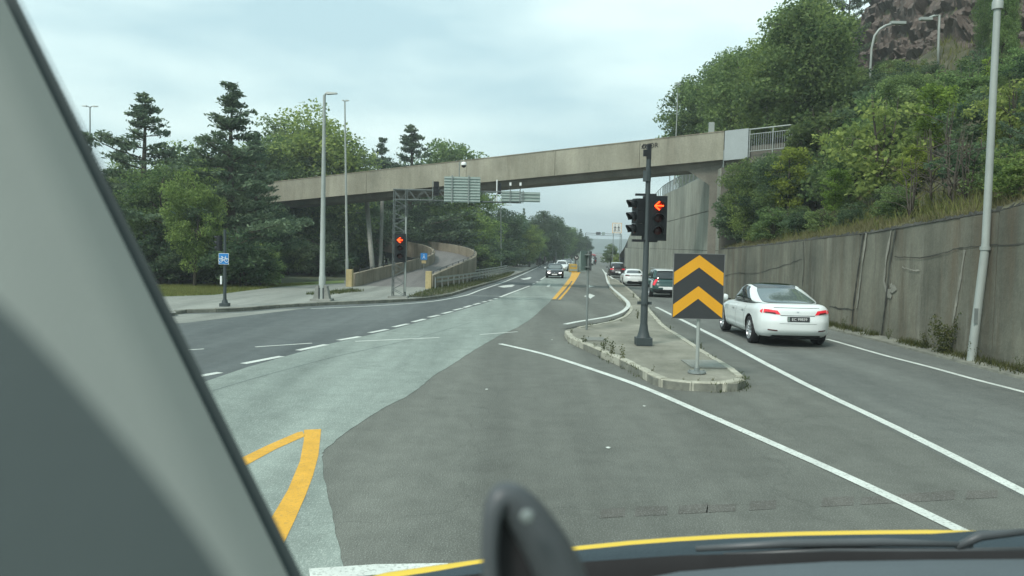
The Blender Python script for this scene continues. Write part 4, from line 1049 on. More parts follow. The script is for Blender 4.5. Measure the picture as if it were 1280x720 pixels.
for _ in range(52000):
    y = rs.uniform(12, 46); d = abs(rs.normal())*2.2+.06; x = WX(y)+d
    if fbm(x, y, 3, .8, 3) > -.15: pts.append((x, y, hill(x, y)-.02))
tag(blades('dry_grass', pts, M['dry'], rs, (.08, .32), .022), 'dry yellowish grass growing on the slope just above the low wall', 'grass', kind='stuff')
pts = []
for _ in range(64000):
    y = rs.uniform(13, 90); x = WX(y)+rs.uniform(.5, 16) if y < 40 else WX(y)+rs.uniform(6, 25)
    if fbm(x, y, 8, .5, 3) > .0: pts.append((x, y, hill(x, y)-.02))
tag(blades('green_grass', pts, M['grass_m'], rs, (.15, .6), .035), 'green grass and ground cover among the hillside shrubs on the right', 'grass', kind='stuff')
pts = []
for _ in range(9000):
    y = rs.uniform(14, 46)
    if fbm(y, 2, 0, .9, 3) > -.12: pts.append((WX(y)-abs(rs.normal())*.16-.02, y, g(y)+.05))
tag(blades('wall_foot_grass', pts, M['weed'], rs, (.03, .22), .02), 'thin scruffy grass and moss along the foot of the low retaining wall', 'grass', kind='stuff')
pts = []
for q in loop:
    pass
for _ in range(2600):
    i = rs.randint(len(loop)); a_ = loop[i]; b2_ = loop[(i+1) % len(loop)]; t_ = rs.random(); x, y = a_[0]+(b2_[0]-a_[0])*t_, a_[1]+(b2_[1]-a_[1])*t_
    if fbm(x, y, 4, 1.1, 3) > .0: pts.append((x+rs.normal()*.05, y+rs.normal()*.07, g(y)+.0+(.14 if rs.random() < .4 else 0)))
tag(blades('kerb_grass', pts, M['weed'], rs, (.02, .08), .016), 'scruffy grass and moss in the kerb joints of the traffic island', 'grass', kind='stuff')
def fill(poly, n, rs, cond=None):
    P = [Vector(p) for p in poly]; xs_ = [p.x for p in P]; ys_ = [p.y for p in P]; o = []
    def inside(x, y):
        c = False; j = len(P)-1
        for i in range(len(P)):
            if (P[i].y > y) != (P[j].y > y) and x < (P[j].x-P[i].x)*(y-P[i].y)/(P[j].y-P[i].y)+P[i].x: c = not c
            j = i
        return c
    while len(o) < n:
        x, y = rs.uniform(min(xs_), max(xs_)), rs.uniform(min(ys_), max(ys_))
        if inside(x, y): o.append((x, y, g(y)+.12))
    return o
lawn_poly = gp([(150, 374), (200, 374.5), (268, 372), (300, 367.5), (345, 361.5), (400, 357), (270, 358), (150, 361)])
tag(blades('lawn_grass', fill(lawn_poly, 22000, rs), M['grass_m'], rs, (.05, .14), .03), 'short green lawn grass in front of the left wood', 'grass', kind='stuff')
tag(blades('verge_grass', fill(vg+kb, 6000, rs)+fill(gp([(380, 371), (440, 364.6), (456, 367), (400, 373)]), 900, rs), M['weed'], rs, (.04, .2), .03), 'rough verge grass around the guardrail below the ramp', 'grass', kind='stuff')

def weed(px, py, h, up, label, cat='weed', group=None, n=26, wid=.5, x=None, y=None, dry=False):
    p = G(px, py, up) if x is None else Vector((x, y, g(y)+up)); r2 = np.random.RandomState(int(px*7+py)); b = MB(); C = []
    for k in range(4):
        a = r2.uniform(0, 6.28); l = r2.uniform(.6, 1)*h; e = Vector((math.cos(a)*l*wid*.35, math.sin(a)*l*wid*.35, l)); b.tube([(0, 0, -.02), e*.5+Vector((0, 0, .05*l)), e], [.006, .004, .002], 4, cap=False)
        for t in np.linspace(.15, 1, n//4+2): C.append(tuple(e*t))
    C = np.array(C)+r2.normal(size=(len(C), 3))*.03*h; C = np.repeat(C, 3, 0)+r2.normal(size=(len(C)*3, 3))*.04*h*(1+wid)
    nrm = rand_unit(len(C), r2); t_ = np.cross(nrm, rand_unit(len(C), r2)); s = h*.10 if wid < .9 else h*.07
    e0 = empty('weed', p, label, cat, group)
    me = quads_mesh('leaves', C, t_*s*.7, np.cross(nrm, t_)*s*.35, M['weed']); o = bpy.data.objects.new('leaves', me); COL.objects.link(o); o.parent = e0
    b.build('stems', M['weed'], e0); return e0
for i, (px, py, h) in enumerate([(730, 435, .38), (744, 441, .22), (754, 445, .45), (765, 450, .42), (779, 456, .40), (714, 421, .25), (815, 474, .25), (750, 426, .18), (777, 406, .2), (797, 398, .35), (800, 378, .3), (792, 372, .3), (855, 483, .16), (873, 484, .16), (890, 484, .18), (838, 412, .14), (876, 436, .16)]):
    say = ['tall weed at the left kerb of the island below the thin post', 'short weed in the island kerb, second from the thin post', 'tallest weed at the kerb between the thin post and signal', 'spiky weed at the kerb left of the signal base', 'bushy weed at the kerb below the signal base', 'small weed at the left tip of the island', 'weed in the kerb joint left of the chevron post', 'tiny weed near the thin post base', 'weed by the white line on the island', 'weed behind the signal pole base', 'weed on the far strip of the island', 'weed farthest along the narrow island strip', 'first moss tuft in the front kerb joint below the chevron sign', 'middle moss tuft in the front kerb joint below the chevron sign', 'last moss tuft in the front kerb joint below the chevron sign', 'weed at the right kerb beyond the chevron sign', 'weed at the right kerb beside the chevron post'][i]
    weed(px, py, h, .02 if i < 9 or 11 < i < 15 else .15, say)
for i, (y, h, n) in enumerate([(19.6, .95, 220), (20.4, .5, 80), (18.3, .45, 60), (22.5, .35, 40), (25.6, .4, 40), (27.0, .3, 30), (16.6, .4, 50), (24, .25, 30), (31, .4, 40)]):
    say = ['big dark bush of weeds at the wall foot beside the tall lamp', 'small weed left of the bush at the wall foot', 'weed at the base of the tall right lamp post', 'weed at the wall foot between the lamp and the saloon', 'weed at the wall foot just behind the white saloon', 'low weed at the wall foot hugging the saloon rear', 'weed at the wall foot at the right edge of the view', 'tiny weed at the wall foot below the vertical crack', 'weed at the wall foot ahead of the white saloon'][i]
    weed(10*i, 3, h, .06, say, n=n, wid=1.0, x=WX(y)-.22, y=y)

# ================================================================== STREET FURNITURE
def rot_local(rz): return Matrix.Rotation(rz, 4, 'Z')
# chevron sign on the island
p = G(871, 466, UP); Yc = p.y
ch = empty('chevron_sign', p, 'large dark sign with two amber chevrons on the near end of the island', 'road sign')
tl, brr = at(843, 317, Yc-.06), at(903, 399, Yc-.06)
cx, wS, zT, zB = (tl.x+brr.x)/2-p.x, brr.x-tl.x, tl.z-p.z, brr.z-p.z; hS = zT-zB
b = MB(); b.box((cx, -.05, (zT+zB)/2), (wS, .022, hS)); b.build('board', M['signbk'], ch)
b = MB()
for dx in (-1, 1): b.box((cx+dx*(wS/2+.006), -.05, (zT+zB)/2), (.012, .032, hS+.02))
for z in (zT+.006, zB-.006): b.box((cx, -.05, z), (wS+.024, .032, .012))
b.build('frame', M['signedge'], ch)
def chev(a0, a1, e0, e1):
    X = lambda u: cx+u*wS/2; Z = lambda v: zT-v*hS
    P = [(X(0), -.064, Z(a0)), (X(-.985), -.064, Z(e0)), (X(-.985), -.064, Z(e1)), (X(0), -.064, Z(a1)), (X(.985), -.064, Z(e1)), (X(.985), -.064, Z(e0))]
    b = MB(); b.add(P+[(a, c+.002, d) for a, c, d in P], [(0, 1, 2, 3), (0, 3, 4, 5)]); b.build('chevron', M['signy'], ch)
chev(.015, .205, .285, .485); chev(.495, .69, .785, .985)
b = MB(); b.tube([(0, 0, .04), (0, 0, zT-.1)], .034, 14); b.build('post', M['galv_l'], ch, smooth=False)
b = MB(); b.lathe([(.0, .1), (.05, .1), (.055, .03), (.17, .03), (.175, .0)], 16); b.box((.13, 0, .045), (.03, .03, .03)); b.box((-.13, .02, .045), (.03, .03, .03)); b.box((.02, -.13, .045), (.03, .03, .03)); b.build('base_plate', M['galv'], ch)
b = MB()
for z in (zT-.25, zB+.25): b.box((cx, -.025, z), (wS*.9, .03, .05)); b.box((0, 0, z), (.1, .09, .04))
b.build('bracket', M['galv'], ch)

# traffic signal on the island
def signal_head(parent, loc, rz, sc=1.0, on=0, arrow='l', board=True, green=False):
    """three-lens head facing -Y in its own frame"""
    T = Matrix.Translation(loc) @ Matrix.Rotation(rz, 4, 'Z')
    def fin(b, name, m, sm=False): o = b.build(name, m, parent, smooth=sm); o.matrix_local = T @ Matrix.Scale(sc, 4); return o
    b = MB()
    for k in range(3): b.box((0, 0, .30-.30*k), (.30, .19, .292)); b.box((0, .11, .30-.30*k), (.24, .05, .24))
    h = fin(b, 'signal_housing', M['black'])
    if board:
        b = MB(); b.box((0, -.075, 0), (.44, .012, 1.08)); fin(b, 'backing_board', M['black'])
    Rx = Matrix.Rotation(PI/2, 4, 'X')
    for k in range(3):
        z = .30-.30*k; b = MB(); n = 14; V = []; 
        for i in range(n+1):
            a = rad(-25)+rad(230)*i/n; x, zz = .115*math.cos(a), .115*math.sin(a)
            l = .22*(.55+.45*max(0, math.sin(a)))
            V += [(x, -.09, z+zz), (x*1.03, -.09-l, z+zz*1.03-.015), (x*1.08, -.09-l, z+zz*1.08-.015), (x*1.08, -.09, z+zz*1.08)]
        b.add(V, [(4*i+j, 4*i+(j+1) % 4, 4*i+4+(j+1) % 4, 4*i+4+j) for i in range(n) for j in range(4)]); fin(b, 'hood', M['black'], True)
        b = MB(); b.lathe([(.105, 0), (.085, .018), (.045, .03), (0, .034)], 20, mtx=Matrix.Translation((0, -.09, z)) @ Rx); fin(b, 'lens', M['red_glow'] if (k == 0 and on) else M['lens_off'], True)
    if on:
        z = .30; y = -.145; w_ = .016; b = MB()
        b.tube([(.115, y, z), (-.08, y, z)], w_, 6); b.tube([(.02, y, z+.10), (-.10, y, z), (.02, y, z-.10)], w_, 6)
        fin(b, 'arrow', M['red_on'])
    return h
p = G(804, 431, UP); Yp = p.y
sg = empty('traffic_signal', p, 'dark signal pole on the island with two black heads and a red left arrow', 'traffic light')
ztop = at(811, 190, Yp).z-p.z
def X_(px, py, y=Yp): q = at(px, py, y); return (q.x-p.x, q.y-p.y, q.z-p.z)
b = MB(); b.box((0, 0, .09), (.38, .38, .18)); b.lathe([(.17, .18), (.15, .22), (.115, .34), (.092, .5)], 20); smooth_by_angle(b.build('pole_base', M['pole_d'], sg), 30)
b = MB(); b.tube([(0, 0, .4), (0, 0, 1.25), (0, 0, 1.28), (0, 0, ztop)], [.088, .084, .075, .055], 18); smooth_by_angle(b.build('pole', M['pole_d'], sg), 40)
b = MB(); b.tube([(0, 0, .98), (0, 0, 1.05)], .108, 16); b.box((.14, 0, 1.015), (.06, .07, .07)); b.box((-.14, 0, 1.015), (.06, .07, .07)); b.build('collar', M['pole_d'], sg)
b = MB(); b.box((.0, 0, ztop+.0), (.10, .12, .34)); b.box((-.09, -.02, ztop-.03), (.09, .1, .15)); b.build('sensor', M['black'], sg)
b = MB(); b.tube([(-.03, 0, ztop-.7), (-.03, 0, ztop-.45)], .10, 10); b.build('pole_clamp', M['pole_d'], sg)
zc = X_(820, 273)[2]
signal_head(sg, (X_(820.5, 273)[0]+.02, .0, zc), rad(2), .99, on=1)
signal_head(sg, (X_(797, 272)[0]+.02, .06, zc+.02), rad(-72), 1.0, on=0, board=False)
b = MB(); b.box((-.04, .02, zc-.54), (.6, .16, .06)); b.box((-.04, .02, zc+.56), (.5, .12, .05)); b.box((-.02, .03, zc), (.17, .1, 1.05)); b.build('bracket', M['black'], sg)

# thin post with a small sign seen from behind
p = G(733.2, 412, UP); Yq = p.y
ts = empty('sign_post', p, 'thin grey post at the island left tip with dull sign panels seen edge-on', 'road sign')
zt = at(735, 314, Yq).z-p.z; zb = at(735, 338, Yq).z-p.z
b = MB(); b.tube([(0, 0, 0), (0, 0, zt)], .033, 12); b.build('post', M['galv'], ts)
b = MB(); b.box((-.13, -.10, (zt+zb)/2), (.48, .02, zt-zb), rz=rad(58)); b.build('sign_panel', M['signrear'], ts)
b = MB(); b.box((.07, .06, (zt+zb)/2), (.05, .42, zt-zb), rz=rad(-4)); b.build('sign_panel', M['steel_d'], ts)
b = MB(); b.box((-.03, -.03, zt-.1), (.16, .12, .03)); b.box((-.03, -.03, zb+.1), (.16, .12, .03)); b.build('bracket', M['galv'], ts)

# lamp posts
def lamp_post(px, py, top, Y=None, r0=.10, head=None, label='', group=None, m='galv_l', arm=.0, base=None, up=.12, zb=None, dx=None):
    if Y is None: q = G(px, py, up)
    else: q = at(px, py, Y); q.z = g(Y)+up if zb is None else zb
    t = empty('street_lamp', q, label, 'street lamp', group); zt = at(top[0], top[1], q.y).z-q.z; xt = at(top[0], top[1], q.y).x-q.x
    b = MB(); b.tube([(0, 0, -.05), (xt*.12, 0, zt*.12), (xt*.125, 0, zt*.125), (xt*.5, 0, zt*.5), (xt, 0, zt)], [r0*1.25, r0*1.2, r0, r0*.8, r0*.5], 14); smooth_by_angle(b.build('pole', M[m], t), 30)
    for (hx, hl, tilt) in (head or []):
        b = MB(); b.tube([(xt, 0, zt-.03), (xt+hx*.5, 0, zt+.06+tilt), (xt+hx, 0, zt+.08+tilt)], [r0*.45, r0*.4, r0*.35], 8); b.build('arm', M[m], t)
        sgn = 1 if hx > 0 else -1
        b = MB(); V = [(0, -.13, 0), (.0, .13, 0), (.0, .09, .1), (0, -.09, .1)]; e = [(hl, -.09, .03), (hl, .09, .03), (hl, .06, .08), (hl, -.06, .08)]
        V = [(xt+hx+sgn*a, y, zt+.03+tilt+z) for a, y, z in V+e]; b.add(V, [(0, 1, 2, 3), (4, 5, 6, 7), (0, 1, 5, 4), (1, 2, 6, 5), (2, 3, 7, 6), (3, 0, 4, 7)]); fixn(b.build('lamp_head', M['galv_l'], t))
    return t
l1 = lamp_post(402.5, 376, (405.5, 119), r0=.115, head=[(.10, .42, 0)], label='tall pale lamp post with concrete foot on the left pavement, in front of the footbridge')
b = MB(); 
for sx in (-1, 1): b.prism([(sx*.12, -.16, 0), (sx*.36, -.16, 0), (sx*.22, -.16, .62), (sx*.12, -.16, .66)], (0, .36, 0))
b.box((0, .0, .04), (.85, .7, .1)); fixn(b.build('concrete_foot', M['col'], l1))
b = MB(); b.box((.0, .02, .3), (.25, .3, .5)); b.build('foot_core', M['steel_d'], l1)
lamp_post(434, 351, (431, 127), Y=58, r0=.10, head=[(.08, .22, 0), (-.08, .10, 0)], label='second tall lamp post on the left, passing behind the footbridge', dx=0)
lamp_post(113, 352, (112.5, 134), Y=62, r0=.09, head=[(.25, .35, 0), (-.25, .35, 0)], label='thin double-headed lamp beside the upper left pillar among conifer tops', m='galv')
lamp_post(626.5, 334, (626, 258), Y=96, r0=.09, head=[(.5, .8, .1)], label='grey lamp post standing by the long guardrail right of the broad bright tree', m='galv')
lamp_post(711.5, 319, (711, 288), Y=190, r0=.10, head=[(.4, .9, 0)], label='far small lamp post at the end of the roadside tree row', m='galv')
# right tall pole, cut by the frame
qx = G(1226, 449, .1); rp = empty('street_lamp', (min(qx.x, WX(qx.y)-.28), qx.y, qx.z), 'thick tall pale steel post at the foot of the low wall on the right edge', 'street lamp')
zt = at(1247, 6, qx.y).z-rp.location.z; xt = at(1247, 6, qx.y).x-rp.location.x; xm = at(1231.5, 311, qx.y).x-rp.location.x; zm = at(1231, 311, qx.y).z-rp.location.z
b = MB(); b.tube([(0, 0, -.05), (xm, 0, zm)], [.096, .091], 20); b.build('pole_lower', M['galv_l'], rp, smooth=False); smooth_by_angle(rp.children[-1] if False else b.build('pole_sleeve', M['galv_l'], rp), 40) if False else None
b = MB(); b.tube([(xm, 0, zm), (xm+.002, 0, zm+.12), (xt, 0, zt)], [.094, .085, .072], 20); smooth_by_angle(b.build('pole', M['galv_l'], rp), 40)
b = MB(); b.tube([(xm, 0, zm-.03), (xm, 0, zm+.05)], [.112, .112], 20); b.build('collar', M['galv_l'], rp)
b = MB(); b.tube([(xt, 0, zt-.10), (xt, 0, zt+.06), (xt, 0, zt+.1), (xt+.005, 0, zt+.5)], [.115, .115, .10, .08], 18); b.build('collar', M['galv_l'], rp)
b = MB(); b.tube([(xt+.005, 0, zt+.5), (xt+.03, 0, zt+2.2), (xt-1.6, 0, zt+2.7)], [.09, .07, .05], 10); b.build('arm', M['galv_l'], rp)
b = MB(); b.box((.0, -.10, 1.0), (.08, .02, .35)); b.build('hatch', M['galv'], rp)
for o in rp.children: smooth_by_angle(o, 40)
# curved lamps high on the slope
def curved_lamp(px, py, pts, Y, label, hl=.9):
    q = at(px, py, Y); zz = hill(q.x, Y)-.3; t = empty('street_lamp', (q.x, Y, zz), label, 'street lamp')
    P = [Vector((0, 0, 0))]+[at(a, c, Y)-Vector((q.x, Y, zz)) for a, c in pts]
    b = MB(); b.tube([tuple(v) for v in smooth_path([tuple(v) for v in P], 4)] if False else [v for v in P], [.075]*len(P), 8); b.build('pole', M['galv_l'], t, smooth=True)
    e = P[-1]; d = (P[-1]-P[-2]).normalized(); b = MB(); b.box(tuple(e+d*hl*.35), (hl, .3, .16)); b.build('lamp_head', M['galv_l'], t)
curved_lamp(1089, 84, [(1088, 84), (1089.5, 60), (1093, 45), (1099, 37), (1107, 32), (1116, 30)], 50, 'curved grey lamp arching over the left end of the rock face')
curved_lamp(1174, 60, [(1173, 58), (1173.5, 40), (1174, 19), (1168, 20), (1162, 22)], 49, 'small straight lamp with sideways head in front of the rock face', .7)
tl_ = at(815.5, 178, 84); t = empty('street_lamp', (WX(84)+1.6, 84, WT(84)), 'curved lamp whose arm peeps over the footbridge above the signal pole', 'street lamp')
z1 = at(812, 181, 84).z-WT(84); b = MB(); b.tube([(0, 0, 0), (-.3, 0, z1*.9), (-.1, 0, z1), (.35, 0, z1+.2), (.8, 0, z1+.2)], .05, 7); b.build('pole', M['galv'], t)
b = MB(); b.box((1.0, 0, z1+.2), (.7, .2, .1)); b.build('lamp_head', M['galv_l'], t)
t = empty('street_lamp', (at(845, 160, 62).x, 62, WT(62)), 'thin straight mast rising behind the footbridge in front of the treetop', 'street lamp')
z1 = at(845, 105, 62).z-WT(62); b = MB(); b.tube([(0, 0, 0), (.05, 0, z1)], [.06, .035], 7); b.build('pole', M['galv_l'], t); b = MB(); b.box((.1, 0, z1), (.35, .15, .1)); b.build('lamp_head', M['galv_l'], t)
b_ = at(790.5, 300, 100); t = empty('street_lamp', (WX(100)+.8, 100, WT(100)), 'far thin lamp mast left of the black signal head, over the tall wall', 'street lamp')
z1 = at(791, 225, 100).z-WT(100); b = MB(); b.tube([(0, 0, 0), (-.1, 0, z1)], [.07, .04], 7); b.build('pole', M['galv'], t); b = MB(); b.box((-.2, 0, z1), (.5, .2, .1)); b.build('lamp_head', M['galv_l'], t)

# bicycle sign pole with a small signal head
p = G(281, 383, .12); Yb = p.y
bs = empty('bicycle_sign', p, 'dark pole on the left pavement with a small blue and white bicycle sign', 'road sign')
b = MB(); b.tube([(0, 0, .05), (0, 0, at(281, 287, Yb).z-p.z)], [.06, .05], 14); b.build('pole', M['pole_d'], bs, smooth=False)
b = MB(); b.box((0, 0, .06), (.30, .30, .12)); b.lathe([(.12, .12), (.08, .25)], 14); b.build('pole_base', M['pole_d'], bs)
c = at(280.5, 323.5, Yb)-p
def bike(parent, c, s, m):
    b = MB(); y = -.082
    for dx in (-.26, .26): b.tube([(c.x+s*(dx+.17*math.cos(a)), y, c.z+s*(-.13+.17*math.sin(a))) for a in np.linspace(0, 2*PI, 13)], s*.026, 5, cap=False)
    P = lambda x, z: (c.x+s*x, y, c.z+s*z)
    b.tube([P(-.26, -.13), P(-.12, .12), P(.16, .12), P(0, -.13), P(-.26, -.13)], s*.024, 5); b.tube([P(0, -.13), P(-.14, .18)], s*.024, 5); b.tube([P(.26, -.13), P(.14, .22), P(.22, .24)], s*.024, 5); b.tube([P(-.2, .19), P(-.08, .19)], s*.03, 5)
    b.build('pictogram', m, parent)
b = MB(); b.box((c.x, -.07, c.z), (.36, .012, .40)); sp = b.build('sign_panel', M['white'], bs)
b = MB(); b.box((c.x, -.077, c.z), (.335, .006, .375)); b.build('panel_face', M['blue'], sp)
bike(bs, c, .42, M['white'])
signal_head(bs, (at(274, 303, Yb).x-p.x, .02, at(274, 304, Yb).z-p.z), rad(-100), .62, board=False)
b = MB(); b.box((at(277.5, 350, Yb).x-p.x, -.08, at(277.5, 350, Yb).z-p.z), (.06, .07, .30)); b.build('push_button', M['white'], bs)
# small blue sign on the ramp
p = at(530, 330, 61); zr = -.3+ .4
pb2 = empty('path_sign', (p.x, 61, .3), 'small blue square sign with a white figure standing beside the ramp parapet', 'road sign')
c = at(530, 320.5, 61)-Vector(pb2.location)
b = MB(); b.tube([(c.x, 0, -.6), (c.x, 0, c.z+.3)], .03, 8); b.build('post', M['galv'], pb2)
b = MB(); b.box((c.x, -.05, c.z), (.50, .012, .50)); sp = b.build('sign_panel', M['blue'], pb2)
b = MB(); b.tube([(c.x, -.06, c.z+.06), (c.x, -.06, c.z-.06)], .04, 6); b.lathe([(.035, 0), (0, .01)], 8, mtx=Matrix.Translation((c.x, -.06, c.z+.13)) @ Matrix.Rotation(PI/2, 4, 'X')); b.tube([(c.x-.1, -.06, c.z-.15), (c.x, -.06, c.z-.05), (c.x+.1, -.06, c.z-.15)], .025, 6); b.build('pictogram', M['white'], sp)
b = MB(); b.box((c.x, -.05, c.z-.42), (.34, .012, .22)); b.build('lower_panel', M['parapet_y'], pb2)

# gantry: lattice mast with a lattice arm, signs seen from behind
p = G(496, 372, .12); Yg = p.y
gt = empty('sign_gantry', p, 'grey lattice mast and overhead lattice arm beside the ramp, carrying big signs seen from behind', 'gantry')
def XG(px, py, dy=0): q = at(px, py, Yg+dy); return Vector((q.x-p.x, q.y-p.y, q.z-p.z))
hw = .24; ztm = XG(498, 237)[2]; sx = [-hw+.05, hw+.05]
corners = [(x, y) for x in (-.19, .36) for y in (-.26, .26)]
for x, y in corners: bar('chord', (x, y, .02), (x+.03, y, ztm), .024, M['mast'], gt, 6)
nb = 15
for k in range(nb):
    z0 = .1+(ztm-.55)*k/nb; z1 = .1+(ztm-.55)*(k+1)/nb; f = k % 2
    for y in (-.26, .26): bar('brace', (-.19 if f else .36, y, z0), (.36 if f else -.19, y, z1), .014, M['mast'], gt, 4)
    for x in (-.19, .36): bar('brace', (x, -.26 if f else .26, z0), (x, .26 if f else -.26, z1), .014, M['mast'], gt, 4)
    if k % 2 == 0: bar('brace', (-.19, -.26, z0), (.36, -.26, z0), .013, M['mast'], gt, 4)
xe = XG(652, 245)[0]; zA = ztm; zB2 = ztm-.46
for y in (-.24, .24):
    for z in (zA, zB2): bar('arm_chord', (-.2, y, z), (xe, y, z-.02), .026, M['mast'], gt, 6)
na = 17
for k in range(na):
    x0 = -.2+(xe+.2)*k/na; x1 = -.2+(xe+.2)*(k+1)/na; f = k % 2
    for y in (-.24, .24): bar('brace', (x0, y, zB2 if f else zA), (x1, y, zA if f else zB2), .014, M['mast'], gt, 4)
    bar('brace', (x0, -.24, zA), (x0, .24, zA), .013, M['mast'], gt, 4)
b = MB(); b.box((.08, 0, .02), (.9, .75, .12)); b.build('mast_base', M['col'], gt)
bar('cable_pipe', (.42, -.3, .3), (.42, -.3, ztm*.75), .035, M['galv_l'], gt, 8)
def rear_panel(x0, y0, x1, y1, ribs, posts, label, dy=-.42):
    a, c = XG(x0, y0, dy), XG(x1, y1, dy); w_, h_ = c.x-a.x, a.z-c.z; ctr = ((a.x+c.x)/2+p.x, p.y+dy, (a.z+c.z)/2+p.z)
    t = empty('overhead_sign', ctr, label, 'road sign')
    b = MB(); b.box((0, -.0, 0), (w_, .03, h_)); b.build('sign_panel', M['signrear'], t)
    for k in range(ribs): b = MB(); b.box((0, -.035, h_/2-h_*(k+.5)/ribs), (w_, .04, .035)); b.build('rib', M['signrib'], t)
    for f in posts: b = MB(); b.box((w_*(f-.5), -.085, 0), (.05, .05, h_+.12)); b.build('upright', M['galv'], t)
    return t
rear_panel(555.5, 220.5, 600, 253.5, 9, (.22, .68), 'big ribbed overhead sign seen from behind, left one on the lattice arm')
rear_panel(627, 238.5, 651, 252.5, 4, (.45, .95), 'small ribbed overhead sign seen from behind on the right end of the lattice arm')
rear_panel(651.5, 240, 675, 253, 3, (.1,), 'rightmost ribbed overhead sign seen from behind, past the end of the lattice arm')
q = XG(577, 206, -.3)+p; t = empty('dome_camera', (q.x, q.y, q.z), 'small white dome camera on a thin stalk above the big overhead sign', 'camera')
b = MB(); b.tube([(-.1, 0, -1.0), (-.1, 0, .12), (.04, 0, .12)], .022, 6); b.build('stalk', M['galv'], t)
b = MB(); b.lathe([(0, .14), (.1, .12), (.13, .03), (.12, -.02)], 14, mtx=Matrix.Translation((.1, 0, 0))); b.build('cover', M['white'], t, smooth=True)
b = MB(); b.lathe([(.11, -.02), (.09, -.09), (0, -.14)], 12, mtx=Matrix.Translation((.1, 0, 0))); b.build('dome', M['black'], t, smooth=True)
gs = empty('lane_signal', p, 'small signal with a lit red left arrow hanging on the lattice mast by the ramp', 'traffic light')
c = XG(500.5, 310, -.45); signal_head(gs, (c.x, c.y, c.z), 0, 1.2, on=1)
c = XG(546, 236, -.1); hs_ = empty('signal_rear', (p.x+c.x, p.y-.3, p.z+c.z), 'small black signal seen from behind on the lattice arm left of the big sign', 'traffic light')
b = MB(); b.box((0, 0, 0), (.22, .2, .62)); b.box((0, -.12, .15), (.15, .06, .15)); b.box((0, -.12, -.13), (.15, .06, .15)); b.build('signal_housing', M['black'], hs_); b = MB(); b.tube([(-.16, 0, -.5), (-.16, 0, .35)], .02, 6); b.build('bracket', M['galv'], hs_)
for px, n_ in ((622.5, 1), (638, 0), (650.5, 0)):
    c = XG(px, 233, -.1); t = empty('floodlight' if not n_ else 'signal_rear', (p.x+c.x, p.y-.1, p.z+c.z), ['small white sign light above the right overhead signs, left one', 'small white sign light above the right overhead signs, right one', 'dark narrow signal box on the lattice arm between the overhead signs'][2 if n_ else (px > 645)], 'light' if not n_ else 'traffic light')
    if n_: b = MB(); b.box((.08, 0, -.1), (.14, .14, .5)); b.build('signal_housing', M['black'], t); b = MB(); b.tube([(-.05, 0, -.7), (-.05, 0, .3)], .03, 6); b.build('bracket', M['white'], t)
    else: b = MB(); b.tube([(0, 0, -.35), (0, 0, .05)], .02, 6); b.build('bracket', M['steel_d'], t); b = MB(); b.box((0, 0, .1), (.09, .2, .14)); b.build('lamp_housing', M['white'], t)

# barrier group at the point of the yellow hatching
p = G(719.5, 340.5); Yk = p.y
ck = empty('crash_cushion', p, 'dull yellow crash barrier boxes standing at the tip of the yellow road marking', 'barrier')
for k in range(2):
    b = MB(); b.box((-.30, .5+k*1.5, .55), (.95-.1*k, 1.3, 1.0)); o = b.build('box_segment', M['orange'] if k else M['orange'], ck)
    b = MB(); b.box((-.30, -.16+k*1.5, .3), (.95, .04, .25)); b.box((-.3, -.16+k*1.5, .8), (.7, .05, .12)); b.build('band', M['signrear'], ck)
p2 = at(727.5, 339, Yk+2.5); cb = empty('roadside_cabinet', (p2.x, Yk+2.5, g(Yk+2.5)), 'large weathered grey cabinet right behind the yellow crash barrier boxes', 'cabinet')
hh = at(727.5, 317.5, Yk+2.5).z-cb.location.z
b = MB(); b.box((0, .5, hh/2), (1.05, 1.0, hh)); b.build('housing', M['signrear'], cb); b = MB(); b.box((0, .5, hh+.03), (1.15, 1.1, .07)); b.build('lid', M['galv'], cb); b = MB(); b.box((0, -.02, hh*.45), (.85, .04, .06)); b.box((-.1, -.02, hh*.2), (.5, .05, .5)); b.build('door_band', M['steel_d'], cb)
p3 = at(720, 325, Yk+1); ks = empty('keep_sign', (p3.x, Yk+1.7, g(Yk)), 'dark round-topped sign on a short post above the yellow crash barrier', 'road sign')
zz = at(720, 322, Yk+1.7).z-ks.location.z; b = MB(); b.tube([(0, 0, 0), (0, 0, zz+.3)], .05, 8); b.build('post', M['steel_d'], ks)
b = MB(); b.lathe([(0, 0), (.33, 0), (.33, .03), (0, .03)], 18, mtx=Matrix.Translation((.1, -.06, zz)) @ Matrix.Rotation(PI/2, 4, 'X')); b.build('disc', M['signbk'], ks)
b = MB(); b.tube([(-.08, -.12, zz+.15), (.12, -.12, zz-.1), (.26, -.12, zz+.02)], .05, 5); b.build('arrow', M['white'], ks)

# far signs
Yf = 128; a, c = at(766, 279, Yf), at(776.5, 291, Yf); z0 = g(Yf)
t = empty('pedestrian_sign', ((a.x+c.x)/2, Yf, z0), 'far pale square sign with two dark walking figures, left of the black signal head', 'road sign')
w_, h_, zc_ = c.x-a.x, a.z-c.z, (a.z+c.z)/2-z0
b = MB(); b.box((0, 0, zc_), (w_, .05, h_)); sp = b.build('sign_panel', M['white'], t)
for sx in (-.23, .2):
    b = MB(); X = lambda x, z: (w_*(sx+x), -.05, zc_+h_*z)
    b.tube([X(0, .2), X(0, -.02)], .06, 5); b.tube([X(-.1, -.36), X(0, -.02), X(.12, -.34)], .05, 5); b.tube([X(-.13, .02), X(0, .14), X(.13, .0)], .04, 5); b.lathe([(.07, 0), (0, .02)], 8, mtx=Matrix.Translation(X(0, .33)) @ Matrix.Rotation(PI/2, 4, 'X')); b.build('figure', M['signbk'], sp)
for sx in (-.4, .4): bar('post', (w_*sx, .06, 0), (w_*sx, .06, zc_+h_*.5), .05, M['galv'], t, 8)
